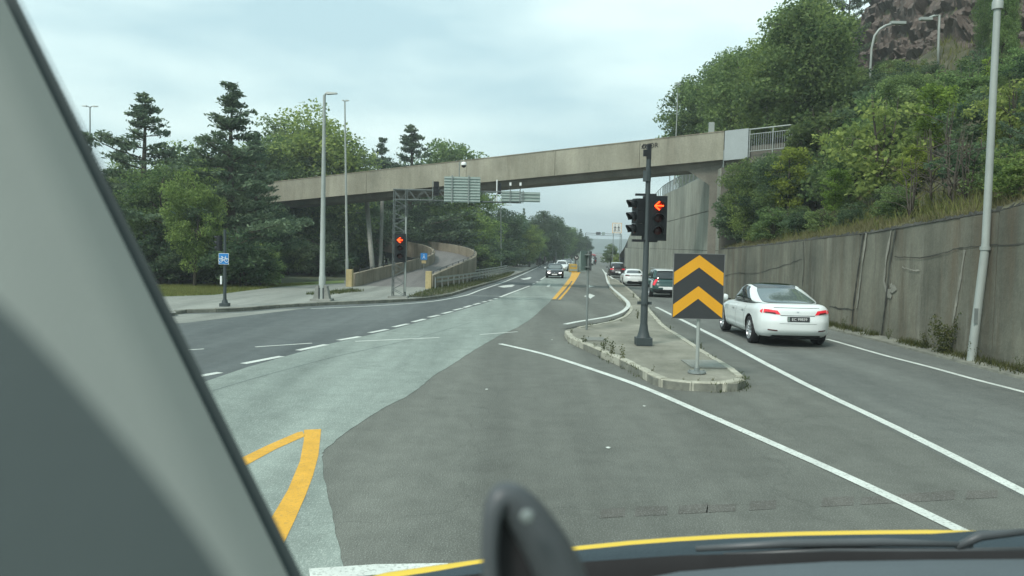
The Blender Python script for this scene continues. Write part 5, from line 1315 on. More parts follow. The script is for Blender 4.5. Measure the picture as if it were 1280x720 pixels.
b = MB(); b.box((0, 0, zc_), (w_+.12, .03, h_+.12)); b.build('border', M['signy'], t)
Yf = 260; t = empty('far_gantry', (at(732, 310, Yf).x, Yf, g(Yf)), 'far thin portal across the road end with a small dark sign, seen against the sky', 'gantry')
def XF(px, py): q = at(px, py, Yf); return (q.x-t.location.x, 0, q.z-t.location.z)
a, c = XF(732, 291.2), XF(777, 293)
bar('beam', a, c, .10, M['galv'], t); bar('beam', (a[0], 0, a[2]-.55), (c[0], 0, c[2]-.55), .08, M['galv'], t); bar('post', (a[0], 0, 0), a, .14, M['galv'], t); bar('post', (c[0], 0, 0), c, .14, M['galv'], t)
q1, q2 = XF(745, 290), XF(754.5, 293.6); b = MB(); b.box(((q1[0]+q2[0])/2-.5, -.3, (q1[2]+q2[2])/2), (q2[0]-q1[0]-1, .2, q1[2]-q2[2])); b.build('sign_panel', M['signbk'], t)
q1 = XF(753, 291.6); b = MB(); b.box((q1[0]+.3, -.3, q1[2]-.1), (1.0, .2, .9)); b.build('sign_panel', M['signrear'], t)
Yf = 150; p = at(695, 318, Yf); t = empty('round_sign', (p.x, Yf, g(Yf)), 'round pale sign on a grey pole in front of the far roadside trees', 'road sign')
zz = at(695, 292.5, Yf).z-g(Yf); b = MB(); b.tube([(0, 0, 0), (0, 0, zz)], .09, 8); b.build('post', M['galv'], t); b = MB(); b.lathe([(0, 0), (.42, 0), (.42, .05), (0, .05)], 18, mtx=Matrix.Translation((0, -.1, zz)) @ Matrix.Rotation(PI/2, 4, 'X')); b.build('disc', M['signrib'], t)
# house corner at the top right
p = at(1268, 30, 52); t = empty('house', (p.x, 52, hill(p.x, 52)-.5), 'corner of a beige weatherboarded house above the trees at the top right edge', 'house')
zb_ = at(1268, 56, 52).z-t.location.z
b = MB(); b.box((3.2, 3, zb_+3), (6.0, 6, 6)); b.build('wall', M['siding'], t)
for k in range(20):
    b = MB(); z = zb_+.15+k*.3; b.prism([(-.0+.18, -.0, z), (.18, -.035, z), (.18, -.0, z+.28)], (6.03, 0, 0)); b.box((.185, 3, z+.08), (.03, 6, .16)); fixn(b.build('weatherboard', M['siding'], t))
b = MB(); b.box((3.2, 3, zb_/2), (5.6, 5.6, zb_)); b.build('plinth', M['wall'], t)
b = MB(); b.prism([(-.4, -.6, zb_+6), (6.8, -.6, zb_+6), (3.2, -.6, zb_+8.2)], (0, 7.2, 0)); fixn(b.build('roof', M['roofm'], t))
b = MB(); b.box((.05, -.05, zb_+3), (.14, .14, 6)); b.build('corner_board', M['steel_d'], t)
wf = MB(); wf.box((2.4, -.04, zb_+3), (1.3, .1, 1.4)); f = wf.build('window', M['white'], t); b = MB(); b.box((2.4, -.1, zb_+3), (1.1, .03, 1.2)); b.build('pane', M['glass'], f)
# wooden mast in the trees at the top
p = at(1143, 10, 66); t = empty('utility_pole', (p.x, 66, hill(p.x, 66)), 'thin pale mast above the rock face at the top of the picture', 'pole'); b = MB(); b.tube([(0, 0, 0), (0, 0, 9)], [.1, .07], 8); b.build('pole', M['galv_l'], t); b = MB(); b.box((0, 0, 8.6), (1.2, .08, .1)); b.build('crossarm', M['galv'], t)

# ================================================================== VEHICLES
def sm(x): x = max(0, min(1, x)); return x*x*(3-2*x)
def make_car(loc, rz, label, P, group=None, detail=2):
    Ln, W, H = P['L'], P['W'], P['H']; r = P['r']; ya, yf = P['wy']
    car = empty(P.get('name', 'car'), loc, label, P.get('cat', 'car'), group, rz=rz)
    top = P['top']; bz = P.get('bz', .22); paint = M[P['paint']]
    plan = P.get('plan', [(-1, .86), (-.9, .945), (-.7, .99), (0, 1), (.6, .985), (.85, .93), (1, .80)])
    def interp(K, x):
        if x <= K[0][0]: return K[0][1]
        for (a, b_), (c, d) in zip(K, K[1:]):
            if x <= c:
                t = (x-a)/(c-a); return b_+(d-b_)*t
        return K[-1][1]
    def sinterp(K, x):
        return (interp(K, x)*2+interp(K, x-.07)+interp(K, x+.07)+interp(K, x-.14)*.5+interp(K, x+.14)*.5)/5
    n = 8.0
    sec = P.get('sec', [(-1, .90), (-.7, .965), (-.2, 1.0), (.25, .995), (.62, .965), (1, .88)])
    lean = P.get('lean', [(-1, .06), (-.5, .0), (.0, .01), (.35, .07), (.7, .09), (1, .16)])
    def lower(u, v, w):
        k = (abs(u)**n+abs(v)**n+abs(w)**n)**(1/n); u, v, w = u/k, v/k, w/k
        y = u*Ln/2; zt = sinterp(top, y); zb = bz+.06*sm((abs(u)-.85)/.15)*.5
        z = zb+(zt-zb)*(w+1)/2
        wd = W/2*sinterp(plan, u)*sinterp(sec, w)
        y += interp(lean, w)*sm((-u-.80)/.2)-.10*abs(v)**3*0
        y -= (w+1)*.0
        y += .13*abs(v)**3*sm((-u-.8)/.2) - .16*abs(v)**3*sm((u-.8)/.2)
        y -= interp([(-1, .05), (-.2, 0), (.5, .05), (1, .2)], w)*sm((u-.85)/.15)
        return Vector((v*wd, y, z))
    GB = P['gh']   # rear base, front base, rear top, front top, belt, half base, half top
    gb0, gb1, gt0, gt1, belt, wb, wt = GB; ng = P.get('ng', 9.0)
    def green(u, v, w):
        k = (abs(u)**ng+abs(v)**ng+abs(w)**ng)**(1/ng); u, v, w = u/k, v/k, w/k
        t = (w+1)/2; tt = t**P.get('gp', .92)
        y0 = gb0+(gt0-gb0)*tt; y1 = gb1+(gt1-gb1)*tt; y = y0+(y1-y0)*(u+1)/2
        roof = H-P.get('arch', .05)*abs((u+.02))**2.2-.035*v*v*t
        bl = belt+P.get('beltr', .0)*(-u)
        z = bl+(roof-bl)*t
        y += -.10*(v*v)*(u if abs(u) > .5 else 0)*1.0
        x = v*((wb+(wt-wb)*t**1.25)-.03*(u*u)*0-.05*sm((-u-.5)/.5)-.05*sm((u-.5)/.5))
        return Vector((x, y, z))
    def grid(fn, fixed, val, A, B, keep=None):
        b = MB(); V = []; na, nb_ = len(A), len(B)
        for bb in B:
            for aa in A:
                q = {'u': (val, aa, bb), 'v': (aa, val, bb), 'w': (aa, bb, val)}[fixed]; V.append(fn(*q))
        F = [(j*na+i, j*na+i+1, (j+1)*na+i+1, (j+1)*na+i) for j in range(nb_-1) for i in range(na-1) if keep is None or keep((A[i]+A[i+1])/2, (B[j]+B[j+1])/2)]
        b.add(V, F); return b
    def patch(name, fn, fixed, val, quad, m, off=.006, na=10, nb_=5, thick=0, parent=None):
        """quad: four (a,b) corners in face parameters; a sheet following the body"""
        b = MB(); V = []
        for j in range(nb_+1):
            for i in range(na+1):
                s, t = i/na, j/nb_
                a = (1-s)*(1-t)*quad[0][0]+s*(1-t)*quad[1][0]+s*t*quad[2][0]+(1-s)*t*quad[3][0]
                c = (1-s)*(1-t)*quad[0][1]+s*(1-t)*quad[1][1]+s*t*quad[2][1]+(1-s)*t*quad[3][1]
                def f(a, c): return fn(*{'u': (val, a, c), 'v': (a, val, c), 'w': (a, c, val)}[fixed])
                q = f(a, c); e = .01; nn = (f(a+e, c)-f(a-e, c)).cross(f(a, c+e)-f(a, c-e))
                if nn.length > 1e-9: nn.normalize()
                ctr = Vector((0, q.y*.7, .6)); 
                if nn.dot(q-ctr) < 0: nn = -nn
                V.append(q+nn*off)
        b.add(V, [(j*(na+1)+i, j*(na+1)+i+1, (j+1)*(na+1)+i+1, (j+1)*(na+1)+i) for j in range(nb_) for i in range(na)])
        return b.build(name, m, parent or car, smooth=True)
    # --- lower shell
    Au = list(np.linspace(-1, 1, 100)); Aw = list(np.linspace(-1, 1, 26)); Av = list(np.linspace(-1, 1, 30))
    sh = MB()
    def addb(b): sh.add(b.v, b.f)
    for v in (-1, 1): addb(grid(lower, 'v', v, Au, Aw))
    for u in (-1, 1): addb(grid(lower, 'u', u, Av, Aw))
    addb(grid(lower, 'w', 1, Au, Av)); 
    V = [Vector(q) for q in sh.v]; Ra = r+.055
    ins = [False]*len(V)
    for i, q in enumerate(V):
        for yc in (ya, yf):
            if abs(q.x) > W*.28 and math.hypot(q.y-yc, q.z-r) < Ra and q.z < r+Ra: ins[i] = True
    F = [f for f in sh.f if not all(ins[i] for i in f)]
    for i, q in enumerate(V):
        if ins[i]:
            yc = ya if abs(q.y-ya) < abs(q.y-yf) else yf; d = Vector((q.y-yc, q.z-r)); l = d.length or 1
            V[i] = Vector((q.x, yc+d.x/l*Ra, max(.12, r+d.y/l*Ra)))
    me = bpy.data.meshes.new('body'); me.from_pydata([tuple(q) for q in V], [], F); me.materials.append(paint)
    bm = bmesh.new(); bm.from_mesh(me); bmesh.ops.remove_doubles(bm, verts=bm.verts, dist=.0008)
    bmesh.ops.delete(bm, geom=[v for v in bm.verts if not v.link_faces], context='VERTS'); bmesh.ops.recalc_face_normals(bm, faces=bm.faces); bm.to_mesh(me); bm.free()
    o = bpy.data.objects.new('body', me); COL.objects.link(o); o.parent = car; smooth_by_angle(o, 50)
    # underbody and wheel wells
    b = MB(); b.box((0, 0, bz+.20), (W*.60, Ln*.90, .40)); b.box((0, (ya+yf)/2, bz+.06), (W*.80, (yf-ya)-2*Ra-.06, .12))
    for yc in (ya, yf):
        for sx in (-1, 1):
            N_ = 14; VV = []
            for k in range(N_+1):
                a = PI*k/N_; VV += [(sx*(W/2-.035), yc+Ra*math.cos(a), r+Ra*math.sin(a)), (sx*W*.29, yc+Ra*math.cos(a), r+Ra*math.sin(a))]
            b.add(VV, [(2*k, 2*k+1, 2*k+3, 2*k+2) for k in range(N_)])
    b.build('underbody', M['rubber'], car)
    # --- wheels
    for yc in (ya, yf):
        for sx in (-1, 1):
            T = Matrix.Translation((sx*(W/2-.13), yc, r)) @ Matrix.Rotation(sx*PI/2, 4, 'Y')
            b = MB(); b.lathe([(r*.66, .10), (r*.80, .115), (r*.95, .10), (r, .06), (r, -.08), (r*.93, -.11), (r*.6, -.11)], 30, mtx=T); wo = b.build('wheel', M['rubber'], car, smooth=True)
            b = MB(); b.lathe([(r*.69, .108), (r*.66, .09), (r*.62, .02), (r*.6, -.1)], 26, mtx=T); b.lathe([(0, .085), (.05, .085), (.07, .06)], 12, mtx=T)
            ns = P.get('spokes', 5)
            for k in range(ns):
                for dd_ in ((-.13, .13) if ns <= 6 else (0,)):
                    a = 2*PI*k/ns; p0 = T @ Vector((.05*math.cos(a+dd_*2), .05*math.sin(a+dd_*2), .075)); p1 = T @ Vector((r*.66*math.cos(a+dd_), r*.66*math.sin(a+dd_), .09)); b.tube([p0, p1], [.022, .018], 5)
            ri_ = b.build('rim', M['rim'], car, smooth=True); ri_.parent = wo
            b = MB(); b.lathe([(0, .0), (r*.62, .0)], 20, mtx=T); dk_ = b.build('brake_disc', M['steel_d'], car); dk_.parent = wo
    # --- greenhouse
    gm = M[P.get('glass', 'glass')]
    Aw2 = [-1, -.93]+list(np.linspace(-.88, .86, 9))+[.93, 1]; Av2 = [-1, -.94]+list(np.linspace(-.88, .88, 12))+[.94, 1]; Au2 = [-1, -.96]+list(np.linspace(-.9, .9, 24))+[.96, 1]
    c1, c2 = P.get('quarter', -.80), .88
    bp_ = [(-.12, -.06)]+P.get('pillars', [])
    side_glass = lambda a, c: (c1 < a < c2 and -.88 < c < .84)
    end_glass = lambda a, c: (abs(a) < .87 and -.86 < c < .84)
    fr_ = MB()
    for v in (-1, 1): q = grid(green, 'v', v, Au2, Aw2, lambda a, c: not side_glass(a, c)); fr_.add(q.v, q.f)
    for u in (-1, 1): q = grid(green, 'u', u, Av2, Aw2, lambda a, c: not end_glass(a, c)); fr_.add(q.v, q.f)
    q = grid(green, 'w', 1, Au2, Av2); rfm = M[P.get('roof', P['paint'])]
    ro = q.build('roof', rfm, car, smooth=True); fixn(ro)
    o = fr_.build('window_frame', paint, car, smooth=True); fixn(o); smooth_by_angle(o, 50)
    for v in (-1, 1):
        patch('side_window', green, 'v', v, [(c1-.02, -.90), (c2+.02, -.90), (c2+.02, .86), (c1-.02, .86)], gm, -.008, 20, 8)
        for (pa, pb3) in bp_:
            patch('door_pillar', green, 'v', v, [(pa, -.9), (pb3, -.9), (pb3, .86), (pa, .86)], M['trim'], .0, 1, 6)
        patch('window_sill', green, 'v', v, [(c1-.03, -.93), (c2+.03, -.93), (c2+.03, -.865), (c1-.03, -.865)], M['trim'], .004, 16, 1)
    rw = patch('rear_window', green, 'u', -1, [(-.91, -.80), (.91, -.80), (.91, .85), (-.91, .85)], M[P.get('rglass', P.get('glass', 'glass'))], .004 if P.get('ng') else -.006, 14, 8)
    patch('windscreen', green, 'u', 1, [(-.88, -.87), (.88, -.87), (.88, .85), (-.88, .85)], gm, -.006, 14, 8)
    if P.get('roofglass'): patch('roof_glass', green, 'w', 1, [(-1.0, -.93), (.95, -.93), (.95, .93), (-1.0, .93)], M['glass'], .004, 20, 12); patch('roof_glass_edge', green, 'u', -1, [(-.90, .80), (.90, .80), (.93, 1.0), (-.93, 1.0)], M['glass'], .003, 14, 4)
    # mirrors
    for sx in (-1, 1):
        b = MB(); m0 = (sx*(W/2+.06), gb1-.48, belt+.05); b.lathe([(0, -.10), (.06, -.095), (.085, -.03), (.085, .03), (.06, .09), (0, .1)], 10, mtx=Matrix.Translation(m0) @ Matrix.Rotation(PI/2, 4, 'Y') @ Matrix.Scale(.75, 4, (0, 1, 0))); o = b.build('mirror', M[P.get('mirror', P['paint'])], car, smooth=True)
        b = MB(); b.box((sx*(W/2-.04), gb1-.47, belt), (.14, .05, .04)); b.build('mirror_arm', M['trim'], car)
    # panel gaps
    def ub(y): return y/(Ln/2)*1.0
    if detail:
        for v in (-1, 1):
            for y in P.get('doors', [ya+.48, -.05, yf-.62]):
                patch('door_gap', lower, 'v', v, [(ub(y)-.0025, -.72), (ub(y)+.0025, -.72), (ub(y)+.0025, .8), (ub(y)-.0025, .8)], M['seam'], .003, 1, 10)
            for y in P.get('handles', [ya+.55, .12]):
                patch('door_handle', lower, 'v', v, [(ub(y), .43), (ub(y)+.075, .43), (ub(y)+.075, .50), (ub(y), .50)], M[P.get('handle', 'rim')], .014, 3, 2)
            if not P.get('nosill'): patch('sill', lower, 'v', v, [(ub(ya+r+.12), -.98), (ub(yf-r-.12), -.98), (ub(yf-r-.12), -.84), (ub(ya+r+.12), -.84)], M['trim'], .006, 8, 2)
    # rear and front pieces given as patches
    for (nm, face, val, quad, mm, off) in P.get('extra', []):
        patch(nm, lower if face[0] == 'L' else green, face[1], val, quad, M[mm], off)
    pl = P.get('plate')
    if pl:
        y_ = lower(-1, 0, pl[1]).y-.025 if pl[2] == 'rear' else lower(1, 0, pl[1]).y+.02; z_ = lower(-1 if pl[2] == 'rear' else 1, 0, pl[1]).z; dk_ = pl[3]
        b = MB(); b.box((0, y_, z_), (.52, .02, .12)); po = b.build('number_plate', M['signbk' if dk_ else 'white'], car)
        if pl[2] == 'rear' and detail > 1:
            b = MB(); b.box((-.232, y_-.012, z_), (.04, .004, .10)); b.build('band', M['signrear'], po)
            mt = Matrix.Translation((.02, y_-.012, z_-.004)) @ Matrix.Rotation(PI/2, 4, 'X'); text_obj('characters', pl[0], .092, M['white' if dk_ else 'black'], po, mt, .001)
    for (c, d, mm, nm) in P.get('boxes', []):
        b = MB(); b.box(c, d); b.build(nm, M[mm], car)
    return car, lower
def LR(nm, val, quad, mm, off):   # mirrored pair on the rear/front face
    return [(nm, 'Lu', val, quad, mm, off), (nm, 'Lu', val, [(-a, c) for a, c in quad], mm, off)]
def LS(nm, quad, mm, off): return [(nm, 'Lv', -1, quad, mm, off), (nm, 'Lv', 1, quad, mm, off)]
sedan = dict(L=4.69, W=1.86, H=1.46, r=.345, wy=(-1.36, 1.515), paint='carwhite', spokes=10, bz=.20,
    top=[(-2.35, 1.03), (-2.2, 1.045), (-1.9, 1.055), (-1.4, 1.03), (-.5, .985), (.8, .955), (1.3, .93), (1.8, .86), (2.15, .76), (2.35, .66)],
    gh=(-2.16, 1.42, -.50, .50, .955, .86, .645), gp=.74, arch=.10, ng=5.5, nosill=True, roofglass=True, glass='glass', rglass='glassL', beltr=.05,
    plate=('EC 99839', .16, 'rear', True), quarter=-.66, mirror='carwhite',
    extra=LR('tail_lamp', -1, [(-.98, .50), (-.50, .40), (-.60, .64), (-.98, .73)], 'tail', .008) + LS('tail_lamp', [(-.985, .47), (-.905, .52), (-.90, .60), (-.985, .74)], 'tail', .008)
      + LR('tail_lamp_inner', -1, [(-.93, .49), (-.62, .42), (-.66, .52), (-.93, .56)], 'taild', .012)
      + [('trunk_gap', 'Lu', -1, [(-.5, .335), (.5, .335), (.5, .375), (-.5, .375)], 'seam', .006),
         ('plate_recess', 'Lu', -1, [(-.36, .0), (.36, .0), (.36, .34), (-.36, .34)], 'carwhite', .002),
         ('bumper_gap', 'Lu', -1, [(-.55, -.12), (.55, -.12), (.52, -.105), (-.52, -.105)], 'seam', .004),
         ('diffuser', 'Lu', -1, [(-.84, -1.0), (.84, -1.0), (.74, -.84), (-.74, -.84)], 'trim', .008),
         ('spoiler_edge', 'Lu', -1, [(-.72, .80), (.72, .80), (.72, .825), (-.72, .825)], 'seam', .004),
         ('badge', 'Lu', -1, [(-.012, .52), (.012, .52), (.05, .60), (-.05, .60)], 'rim', .008)]
      + LR('reflector', -1, [(-.86, -.55), (-.60, -.57), (-.60, -.50), (-.86, -.48)], 'taild', .006))
pa, pf = G(934, 428.5), G(904, 416.3)
hd = 0.0
c0 = Vector((pa.x+.86, pa.y+1.36, 0))
SC = 1.075; c0 = Vector((pa.x+.95*SC+.03, pa.y+1.36*SC, 0))
car0, _ = make_car((c0.x, c0.y, 0), rad(-1.6), 'white saloon with black glass roof and lit red tail lamps in the right lane', sedan)
suv = dict(L=4.55, W=1.88, H=1.66, r=.35, wy=(-1.38, 1.38), paint='carblack', spokes=5, bz=.25,
    top=[(-2.28, 1.10), (-2.0, 1.12), (.8, 1.05), (1.2, 1.02), (1.9, .92), (2.27, .75)], plan=[(-1, .90), (-.9, .96), (-.6, 1), (.6, .99), (.85, .95), (1, .82)],
    gh=(-2.20, 1.15, -1.80, .35, 1.04, .84, .66), gp=1.0, arch=.05, quarter=-.84, pillars=[(-.62, -.57)],
    plate=('', -.12, 'rear', False),
    extra=LR('tail_lamp', -1, [(-.98, .15), (-.80, .30), (-.72, .86), (-.98, .9)], 'tail', .01)+LR('bumper', -1, [(-.99, -1), (-.5, -1), (-.5, -.35), (-.99, -.35)], 'trim', .01))
def variant(base, **k): d = dict(base); d.update(k); return d
wag = variant(suv, paint='cargreen', H=1.62, plate=('', -.34, 'rear', False), roof='cargrey', mirror='cargrey', L=4.65,
    extra=LR('tail_lamp', -1, [(-.99, .1), (-.82, .05), (-.66, .88), (-.86, .9)], 'tail', .012)
      + LS('side_panel', [(-.99, -.3), (-.80, -.3), (-.80, .95), (-.99, .95)], 'cargrey', .004)
      + [('chrome_strip', 'Lu', -1, [(-.60, -.22), (.60, -.22), (.56, -.10), (-.56, -.10)], 'white', .02),
         ('bumper', 'Lu', -1, [(-.99, -1), (.99, -1), (.99, -.45), (-.99, -.45)], 'trim', .012),
         ('spoiler', 'Gu', -1, [(-.86, .70), (.86, .70), (.86, .92), (-.86, .92)], 'cargrey', .05)],
    boxes=[((-.62, -.6, 1.645), (.04, 2.2, .035), 'rim', 'roof_rail'), ((.62, -.6, 1.645), (.04, 2.2, .035), 'rim', 'roof_rail')])
car0.scale = (SC, SC, SC)
Y1 = 44.5; p = at(836.5, 371, Y1); make_car((p.x, Y1+2.3, g(Y1+2)), rad(-2.5), 'dark green estate car with silver roof, partly hidden behind the chevron sign', wag, detail=1)
cou = variant(sedan, H=1.36, L=4.6, W=1.88, roofglass=False, glass='glass', rglass='glass', gh=(-1.75, 1.30, -.8, .3, .93, .80, .60), plate=('', -.38, 'rear', False), mirror='carwhite',
    extra=LR('tail_lamp', -1, [(-.98, .52), (-.55, .50), (-.55, .72), (-.98, .78)], 'taild', .01)+[('diffuser', 'Lu', -1, [(-.85, -1), (.85, -1), (.7, -.45), (-.7, -.45)], 'trim', .01), ('lamp_band', 'Lu', -1, [(-.55, .56), (.55, .56), (.55, .64), (-.55, .64)], 'seam', .012)])
Y2 = 63; p = at(796, 355, Y2); make_car((p.x, Y2+2.3, g(Y2+2)), rad(-3.5), 'low white coupe ahead of the green estate, half behind the signal pole', cou, detail=1)
Y3 = 86; p = at(774, 342, Y3); make_car((p.x, Y3+2.3, g(Y3+2)), rad(-4), 'dark maroon sport utility car driving farthest ahead in the right lane', variant(suv, paint='carbrown', roof='cargrey', extra=LR('tail_lamp', -1, [(-.98, .45), (-.5, .5), (-.5, .68), (-.98, .8)], 'tail', .01)+[('bumper', 'Lu', -1, [(-.9, -1), (.9, -1), (.9, -.4), (-.9, -.4)], 'trim', .012), ('plate_light', 'Lu', -1, [(-.3, .28), (.3, .28), (.3, .42), (-.3, .42)], 'signedge', .012)]), detail=1)
onc = variant(sedan, paint='carblack', W=1.84, H=1.45, roofglass=False, glass='glassL', rglass='glass', plate=('', -.25, 'front', False),
    extra=LR('headlight', 1, [(-.93, .18), (-.58, .12), (-.58, .50), (-.93, .56)], 'head', .012)+[('grille', 'Lu', 1, [(-.45, .0), (.45, .0), (.42, .46), (-.42, .46)], 'trim', .012), ('lower_grille', 'Lu', 1, [(-.8, -.85), (.8, -.85), (.75, -.4), (-.75, -.4)], 'rubber', .01), ('badge', 'Lu', 1, [(-.06, .5), (.06, .5), (.06, .6), (-.06, .6)], 'rim', .014)])
Y4 = 80; p = at(695, 348, Y4); make_car((p.x, Y4+2.3, g(Y4)), PI+rad(-4), 'black oncoming saloon with white headlights lit, nearest car in the middle lane', onc, detail=1)
onw = variant(onc, paint='carwhite', glass='glass', extra=[('grille', 'Lu', 1, [(-.8, -.8), (.8, -.8), (.75, -.2), (-.75, -.2)], 'trim', .012)]+LR('headlight', 1, [(-.93, .18), (-.6, .18), (-.6, .4), (-.93, .5)], 'signedge', .012))
Y5 = 108; p = at(703.5, 335.5, Y5); make_car((p.x, Y5+2.3, g(Y5)), PI+rad(-5), 'white oncoming car just behind the black saloon', onw, detail=0)
Y6 = 122; p = at(709.5, 332.5, Y6); make_car((p.x, Y6+2.3, g(Y6)), PI+rad(-6), 'dark oncoming car mostly hidden behind the white oncoming car', variant(onc, H=1.5), detail=0)
Y7 = 150; p = at(737, 326.5, Y7); make_car((p.x, Y7+2.3, g(Y7)), rad(-4), 'distant white car half hidden by the thin post sign', variant(cou, H=1.5), detail=0)
Y8 = 300; p = at(738, 318, Y8); make_car((p.x, Y8, g(Y8)), rad(60), 'tiny far red car by the guardrail at the road end', variant(onc, paint='carred', L=4.2), detail=0)

# motorcycle and rider, far off
Ym = 160; p = at(744, 323, Ym); t = empty('motorcycle', (p.x, Ym, g(Ym)), 'distant dark motorcycle in the middle of the road ahead', 'motorcycle')
for y in (-.7, .7):
    b = MB(); b.lathe([(.18, -.05), (.3, -.06), (.32, 0), (.3, .06), (.18, .05)], 18, mtx=Matrix.Translation((0, y, .32)) @ Matrix.Rotation(PI/2, 4, 'Y')); b.build('wheel', M['rubber'], t)
b = MB(); b.box((0, .1, .65), (.26, .9, .35)); b.box((0, -.5, .82), (.3, .6, .14)); b.tube([(0, .6, .4), (0, .4, 1.05), (-.35, .3, 1.1)], .03, 6); b.tube([(0, .4, 1.05), (.35, .3, 1.1)], .03, 6); b.build('frame', M['trim'], t)
b = MB(); b.box((0, -.82, .75), (.16, .05, .08)); b.build('tail_lamp', M['tail'], t)
def person_skin(name, pts, edges, radii, m):
    me = bpy.data.meshes.new(name); me.from_pydata(pts, edges, []); o = bpy.data.objects.new(name, me); COL.objects.link(o)
    o.modifiers.new('skin', 'SKIN'); o.modifiers.new('sub', 'SUBSURF').levels = 1
    for v, r_ in zip(me.skin_vertices[0].data, radii): v.radius = (r_, r_)
    me.skin_vertices[0].data[0].use_root = True
    dg = bpy.context.evaluated_depsgraph_get(); m2 = bpy.data.meshes.new_from_object(o.evaluated_get(dg)); bpy.data.objects.remove(o)
    m2.materials.clear(); m2.materials.append(m); o = bpy.data.objects.new(name, m2); COL.objects.link(o); return o
pts = [(0, -.3, .92), (0, -.2, 1.15), (0, -.08, 1.4), (0, -.03, 1.52), (0, 0, 1.66), (-.2, -.08, 1.38), (-.3, .1, 1.2), (-.33, .3, 1.12), (.2, -.08, 1.38), (.3, .1, 1.2), (.33, .3, 1.12), (-.14, -.25, .9), (-.24, .1, .75), (-.24, -.1, .35), (-.24, 0, .28), (.14, -.25, .9), (.24, .1, .75), (.24, -.1, .35), (.24, 0, .28)]
rdr = person_skin('person', pts, [(0, 1), (1, 2), (2, 3), (3, 4), (2, 5), (5, 6), (6, 7), (2, 8), (8, 9), (9, 10), (0, 11), (11, 12), (12, 13), (13, 14), (0, 15), (15, 16), (16, 17), (17, 18)], [.17, .17, .18, .07, .13, .08, .06, .045, .08, .06, .045, .12, .09, .065, .05, .12, .09, .065, .05], M['trim'])
rdr.location = (p.x, Ym, g(Ym)); tag(rdr, 'distant person in dark clothes and helmet riding the motorcycle', 'person')
# two pedestrians on the far pavement
for i, (px, py, Yw) in enumerate([(674.5, 333, 122), (681, 331, 136)]):
    q = at(px, py, Yw); s_ = 1.0
    pts = [(0, 0, .95), (0, 0, 1.15), (0, 0, 1.42), (0, 0, 1.53), (0, -.02, 1.68), (-.18, 0, 1.40), (-.22, .05, 1.12), (-.22, -.08, .88), (.18, 0, 1.40), (.22, -.05, 1.12), (.22, -.16, .9), (-.09, 0, .88), (-.10, .12, .48), (-.10, .22, .08), (-.1, .1, .04), (.09, 0, .88), (.10, -.12, .48), (.10, -.1, .08), (.1, -.22, .04)]
    o = person_skin('person', pts, [(0, 1), (1, 2), (2, 3), (3, 4), (2, 5), (5, 6), (6, 7), (2, 8), (8, 9), (9, 10), (0, 11), (11, 12), (12, 13), (13, 14), (0, 15), (15, 16), (16, 17), (17, 18)], [.15, .14, .17, .06, .11, .07, .05, .04, .07, .05, .04, .1, .075, .05, .045, .1, .075, .05, .045], M['trim'])
    o.location = (q.x, Yw, g(Yw)+.12); tag(o, ['distant dark figure on the far pavement, nearer of two by the guardrail', 'distant dark figure on the far pavement, farther of two by the guardrail'][i], 'person')

# ================================================================== OWN VEHICLE (yellow van seen from inside)
van = empty('van', (0, 0, 0), 'yellow van seen from inside: grey pillar at left, bonnet edge, dashboard and dark handle below', 'van')
# windscreen pillar: swept section
def P3(px, py, d): r_ = ray(px, py); return Vector((0, 0, CAMZ))+r_*d
e0, e1 = P3(-14, -40, .62), P3(372, 745, .50)      # the windscreen-side edge
f0, f1 = P3(-330, -40, .54), P3(-150, 745, .40)   # the door-side edge
g0, g1 = P3(-150, 240, .50), P3(240, 745, .42)
b = MB(); V = []; n1, n2 = 16, 22
fold = (P3(-260, 130, .50), P3(380, 880, .40))
for j in range(n1+1):
    t = j/n1; A = e0.lerp(e1, t); B_ = f0.lerp(f1, t)
    for i in range(n2+1):
        s = i/n2; q = A.lerp(B_, s); bulge = math.sin(PI*min(1, s*1.0))*.03 + (.022 if s > 0 else 0)
        if s < .08: bulge = .025*math.sqrt(max(0, s/.08))+.0
        q = q + Vector((.10, -1, .12)).normalized()*bulge; V.append(q)
b.add(V, [(j*(n2+1)+i, j*(n2+1)+i+1, (j+1)*(n2+1)+i+1, (j+1)*(n2+1)+i) for j in range(n1) for i in range(n2)])
o = b.build('pillar_trim', M['pillar'], van, smooth=True)
b = MB()
o0, o1 = P3(1, -40, .66), P3(379, 745, .53)
b.add([e0+Vector((0, .02, 0)), e1+Vector((0, .02, 0)), o1, o0, f0+Vector((0, .05, 0)), f1+Vector((0, .05, 0))], [(0, 1, 2, 3), (0, 4, 5, 1)]); b.build('windscreen_border', M['frit'], van)
b = MB()
for k in range(60):      # printed dots along the glass edge
    t = k/59; c = P3(6+t*150, -30+t*300, .66)
    for q in range(2):
        c2 = c+R_*(.0035*q); rr0 = .0013-.0004*q; b.add([c2+(R_*math.cos(a)+U_*math.sin(a))*rr0 for a in np.linspace(0, 2*PI, 9)[:-1]], [tuple(range(8))])
b.build('dot_band', M['frit'], van)
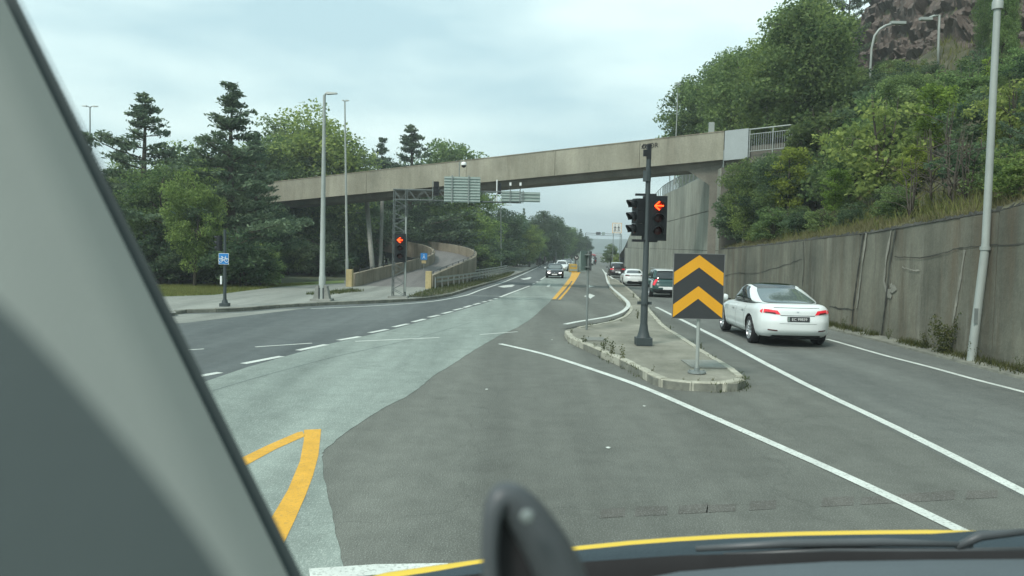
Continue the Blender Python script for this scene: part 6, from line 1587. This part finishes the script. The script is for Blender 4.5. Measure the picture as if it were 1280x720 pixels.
# added dark sheet: shade on the pillar's lower facet, given as colour
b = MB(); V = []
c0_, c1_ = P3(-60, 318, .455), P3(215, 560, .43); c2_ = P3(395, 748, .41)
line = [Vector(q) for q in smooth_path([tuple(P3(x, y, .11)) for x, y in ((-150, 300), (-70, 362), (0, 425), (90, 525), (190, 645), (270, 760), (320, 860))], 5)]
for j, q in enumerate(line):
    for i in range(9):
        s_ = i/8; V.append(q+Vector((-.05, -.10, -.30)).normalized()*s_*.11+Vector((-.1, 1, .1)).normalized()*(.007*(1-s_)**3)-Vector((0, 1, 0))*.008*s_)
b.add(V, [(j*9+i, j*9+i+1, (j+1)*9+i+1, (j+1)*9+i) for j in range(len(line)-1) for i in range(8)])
b.build('pillar_shade', M['pillar_shaded'], van, smooth=True)
# bonnet, cowl, dashboard
edge = [(380, 742), (480, 717), (535, 709), (590, 701.5), (650, 693), (720, 683.5), (790, 676.5), (850, 672), (920, 668), (1000, 665), (1060, 663.8), (1100, 663.2), (1170, 662.6), (1235, 663.5), (1300, 665), (1400, 669)]
top_e = [P3(x, y, 1.55) for x, y in edge]
b = MB(); V = []
for q, (x, y) in zip(top_e, edge):
    # bonnet skin: rolls down and away in front of the visible edge, and back under the cowl
    for dy, dz in ((.42, -.19), (.26, -.115), (.12, -.048), (.04, -.014), (0, 0), (-.03, -.014), (-.10, -.05)): V.append(q+Vector((0, dy, dz-.0)))
n_ = 7
b.add(V, [(j*n_+i, j*n_+i+1, (j+1)*n_+i+1, (j+1)*n_+i) for j in range(len(edge)-1) for i in range(n_-1)])
b.build('bonnet', M['vanyel'], van, smooth=True)
cowl_t = [P3(x, y+(4.8 if x > 560 else 7)+(0 if x < 1180 else -5.5*sm((x-1180)/60)), 1.42) for x, y in edge]
b = MB(); V = []
for q in cowl_t:
    for dy, dz in ((.03, -.03), (.012, -.004), (0, 0), (-.03, -.002), (-.10, -.03), (-.2, -.085), (-.3, -.20)): V.append(q+Vector((0, dy, dz)))
b.add(V, [(j*n_+i, j*n_+i+1, (j+1)*n_+i+1, (j+1)*n_+i) for j in range(len(edge)-1) for i in range(n_-1)])
b.build('cowl', M['cowl'], van, smooth=True)
# wipers lying on the cowl
for pts, rr_ in [([(870, 686), (980, 680), (1100, 678), (1215, 681)], .007), ([(1195, 684), (1225, 670), (1290, 664)], .008), ([(905, 694), (1040, 688), (1180, 690), (1300, 686)], .006)]:
    b = MB(); b.tube([P3(x, y, 1.25) for x, y in pts], [rr_*.7]+[rr_]*(len(pts)-2)+[rr_*.6], 8); b.build('wiper', M['grab'], van, smooth=True)
dl = [(560, 770), (700, 742), (800, 724), (850, 714.5), (950, 707), (1040, 702), (1160, 700), (1280, 699), (1400, 699)]
b = MB(); V = []
for x, y in dl:
    q = P3(x, y, .95)
    for dy, dz in ((.05, -.05), (.012, -.006), (0, 0), (-.02, -.001), (-.1, -.01), (-.25, -.05), (-.4, -.12)): V.append(q+Vector((0, dy, dz)))
b.add(V, [(j*n_+i, j*n_+i+1, (j+1)*n_+i+1, (j+1)*n_+i) for j in range(len(dl)-1) for i in range(n_-1)])
b.build('dashboard', M['dash'], van, smooth=True)
# dark shelf between dashboard and cowl
b = MB(); V = []
for x, y in [(380, 752), (560, 722), (700, 704), (850, 694), (1040, 689.5), (1280, 688.5), (1400, 689)]:
    q = P3(x, y, 1.12); V += [q+Vector((0, 0, .0)), q+Vector((0, -.01, -.015)), q+Vector((0, -.03, -.16))]
b.add(V, [(3*j+i, 3*j+i+1, 3*j+4+i, 3*j+3+i) for j in range(6) for i in range(2)]); b.build('windscreen_seal', M['rubber'], van, smooth=True)
# dark curved handle rising from the dashboard
dH = .34
path = [(617, 770), (612, 700), (614, 655), (620, 632), (629, 622), (642, 626), (660, 648), (682, 684), (700, 722), (716, 775)]
rr_ = [q*.60 for q in (.006, .006, .0068, .0085, .0105, .0125, .0155, .018, .0195, .020)]
pp = [P3(x, y, dH+.02*(i/9)) for i, (x, y) in enumerate(path)]
b = MB(); P_ = smooth_path([tuple(q) for q in pp], 4); rq = [lerpk(list(zip(range(10), rr_)), i/4) for i in range(len(P_))]
b.tube(P_, rq, 14); b.build('grab_handle', M['grab'], van, smooth=True)
b = MB(); front = [P3(x, y, dH+.012) for x, y in [(613, 775), (610, 700), (615, 655), (624, 634), (640, 640), (662, 672), (690, 720), (706, 775)]]
b.prism(front, (0, .02, 0)); fixn(b.build('handle_backing', M['rubber'], van))
b = MB(); c = P3(659, 646, dH-.009); b.lathe([(0, .002), (.002, .0018), (.0032, 0)], 10, mtx=Matrix.Translation(c) @ Matrix.Rotation(PI/2, 4, 'X')); b.build('button', M['galv'], van)

# ------------------------------------------------------------------ haze over the fjord
b = MB(); b.box((0, 795, 3), (3900, 1770, 106))
hz = b.build('haze', []) if False else None
me = bpy.data.meshes.new('haze'); me.from_pydata(b.v, [], b.f); hz = bpy.data.objects.new('haze', me); COL.objects.link(hz)
hm = bpy.data.materials.new('haze'); hm.use_nodes = True; hn = hm.node_tree; hn.nodes.clear()
ho = hn.nodes.new('ShaderNodeOutputMaterial'); hv = hn.nodes.new('ShaderNodeVolumePrincipled'); hv.inputs['Color'].default_value = (.90, .97, 1, 1); hv.inputs['Density'].default_value = .0010; hv.inputs['Anisotropy'].default_value = .2
hn.links.new(hv.outputs[0], ho.inputs['Volume']); me.materials.append(hm); tag(hz, kind='stuff')

# ------------------------------------------------------------------ alike labels: say which one, counted from the left
ORD = ['leftmost', 'second', 'third', 'fourth', 'fifth', 'sixth', 'seventh', 'eighth', 'ninth', 'tenth', 'eleventh', 'twelfth', 'thirteenth', 'fourteenth', 'fifteenth', 'sixteenth', 'seventeenth', 'eighteenth', 'nineteenth', 'twentieth', 'twenty-first', 'twenty-second', 'twenty-third', 'twenty-fourth', 'twenty-fifth', 'twenty-sixth']
from collections import defaultdict
bpy.context.view_layer.update(); by = defaultdict(list)
for o in COL.objects:
    if o.parent is None and 'label' in o: by[o['label']].append(o)
for lb, os_ in by.items():
    n = len(os_)
    if n < 2: continue
    os_.sort(key=lambda o: proj(o.location)[0])
    for i, o in enumerate(os_):
        if n == 2: o['label'] = lb+', '+['left one', 'right one'][i]
        elif n == 3: o['label'] = lb+', '+['left one', 'middle one', 'right one'][i]
        elif i == n-1: o['label'] = lb+', rightmost'
        elif i < 26: o['label'] = lb+', '+ORD[i]+('' if i == 0 else ' from left')
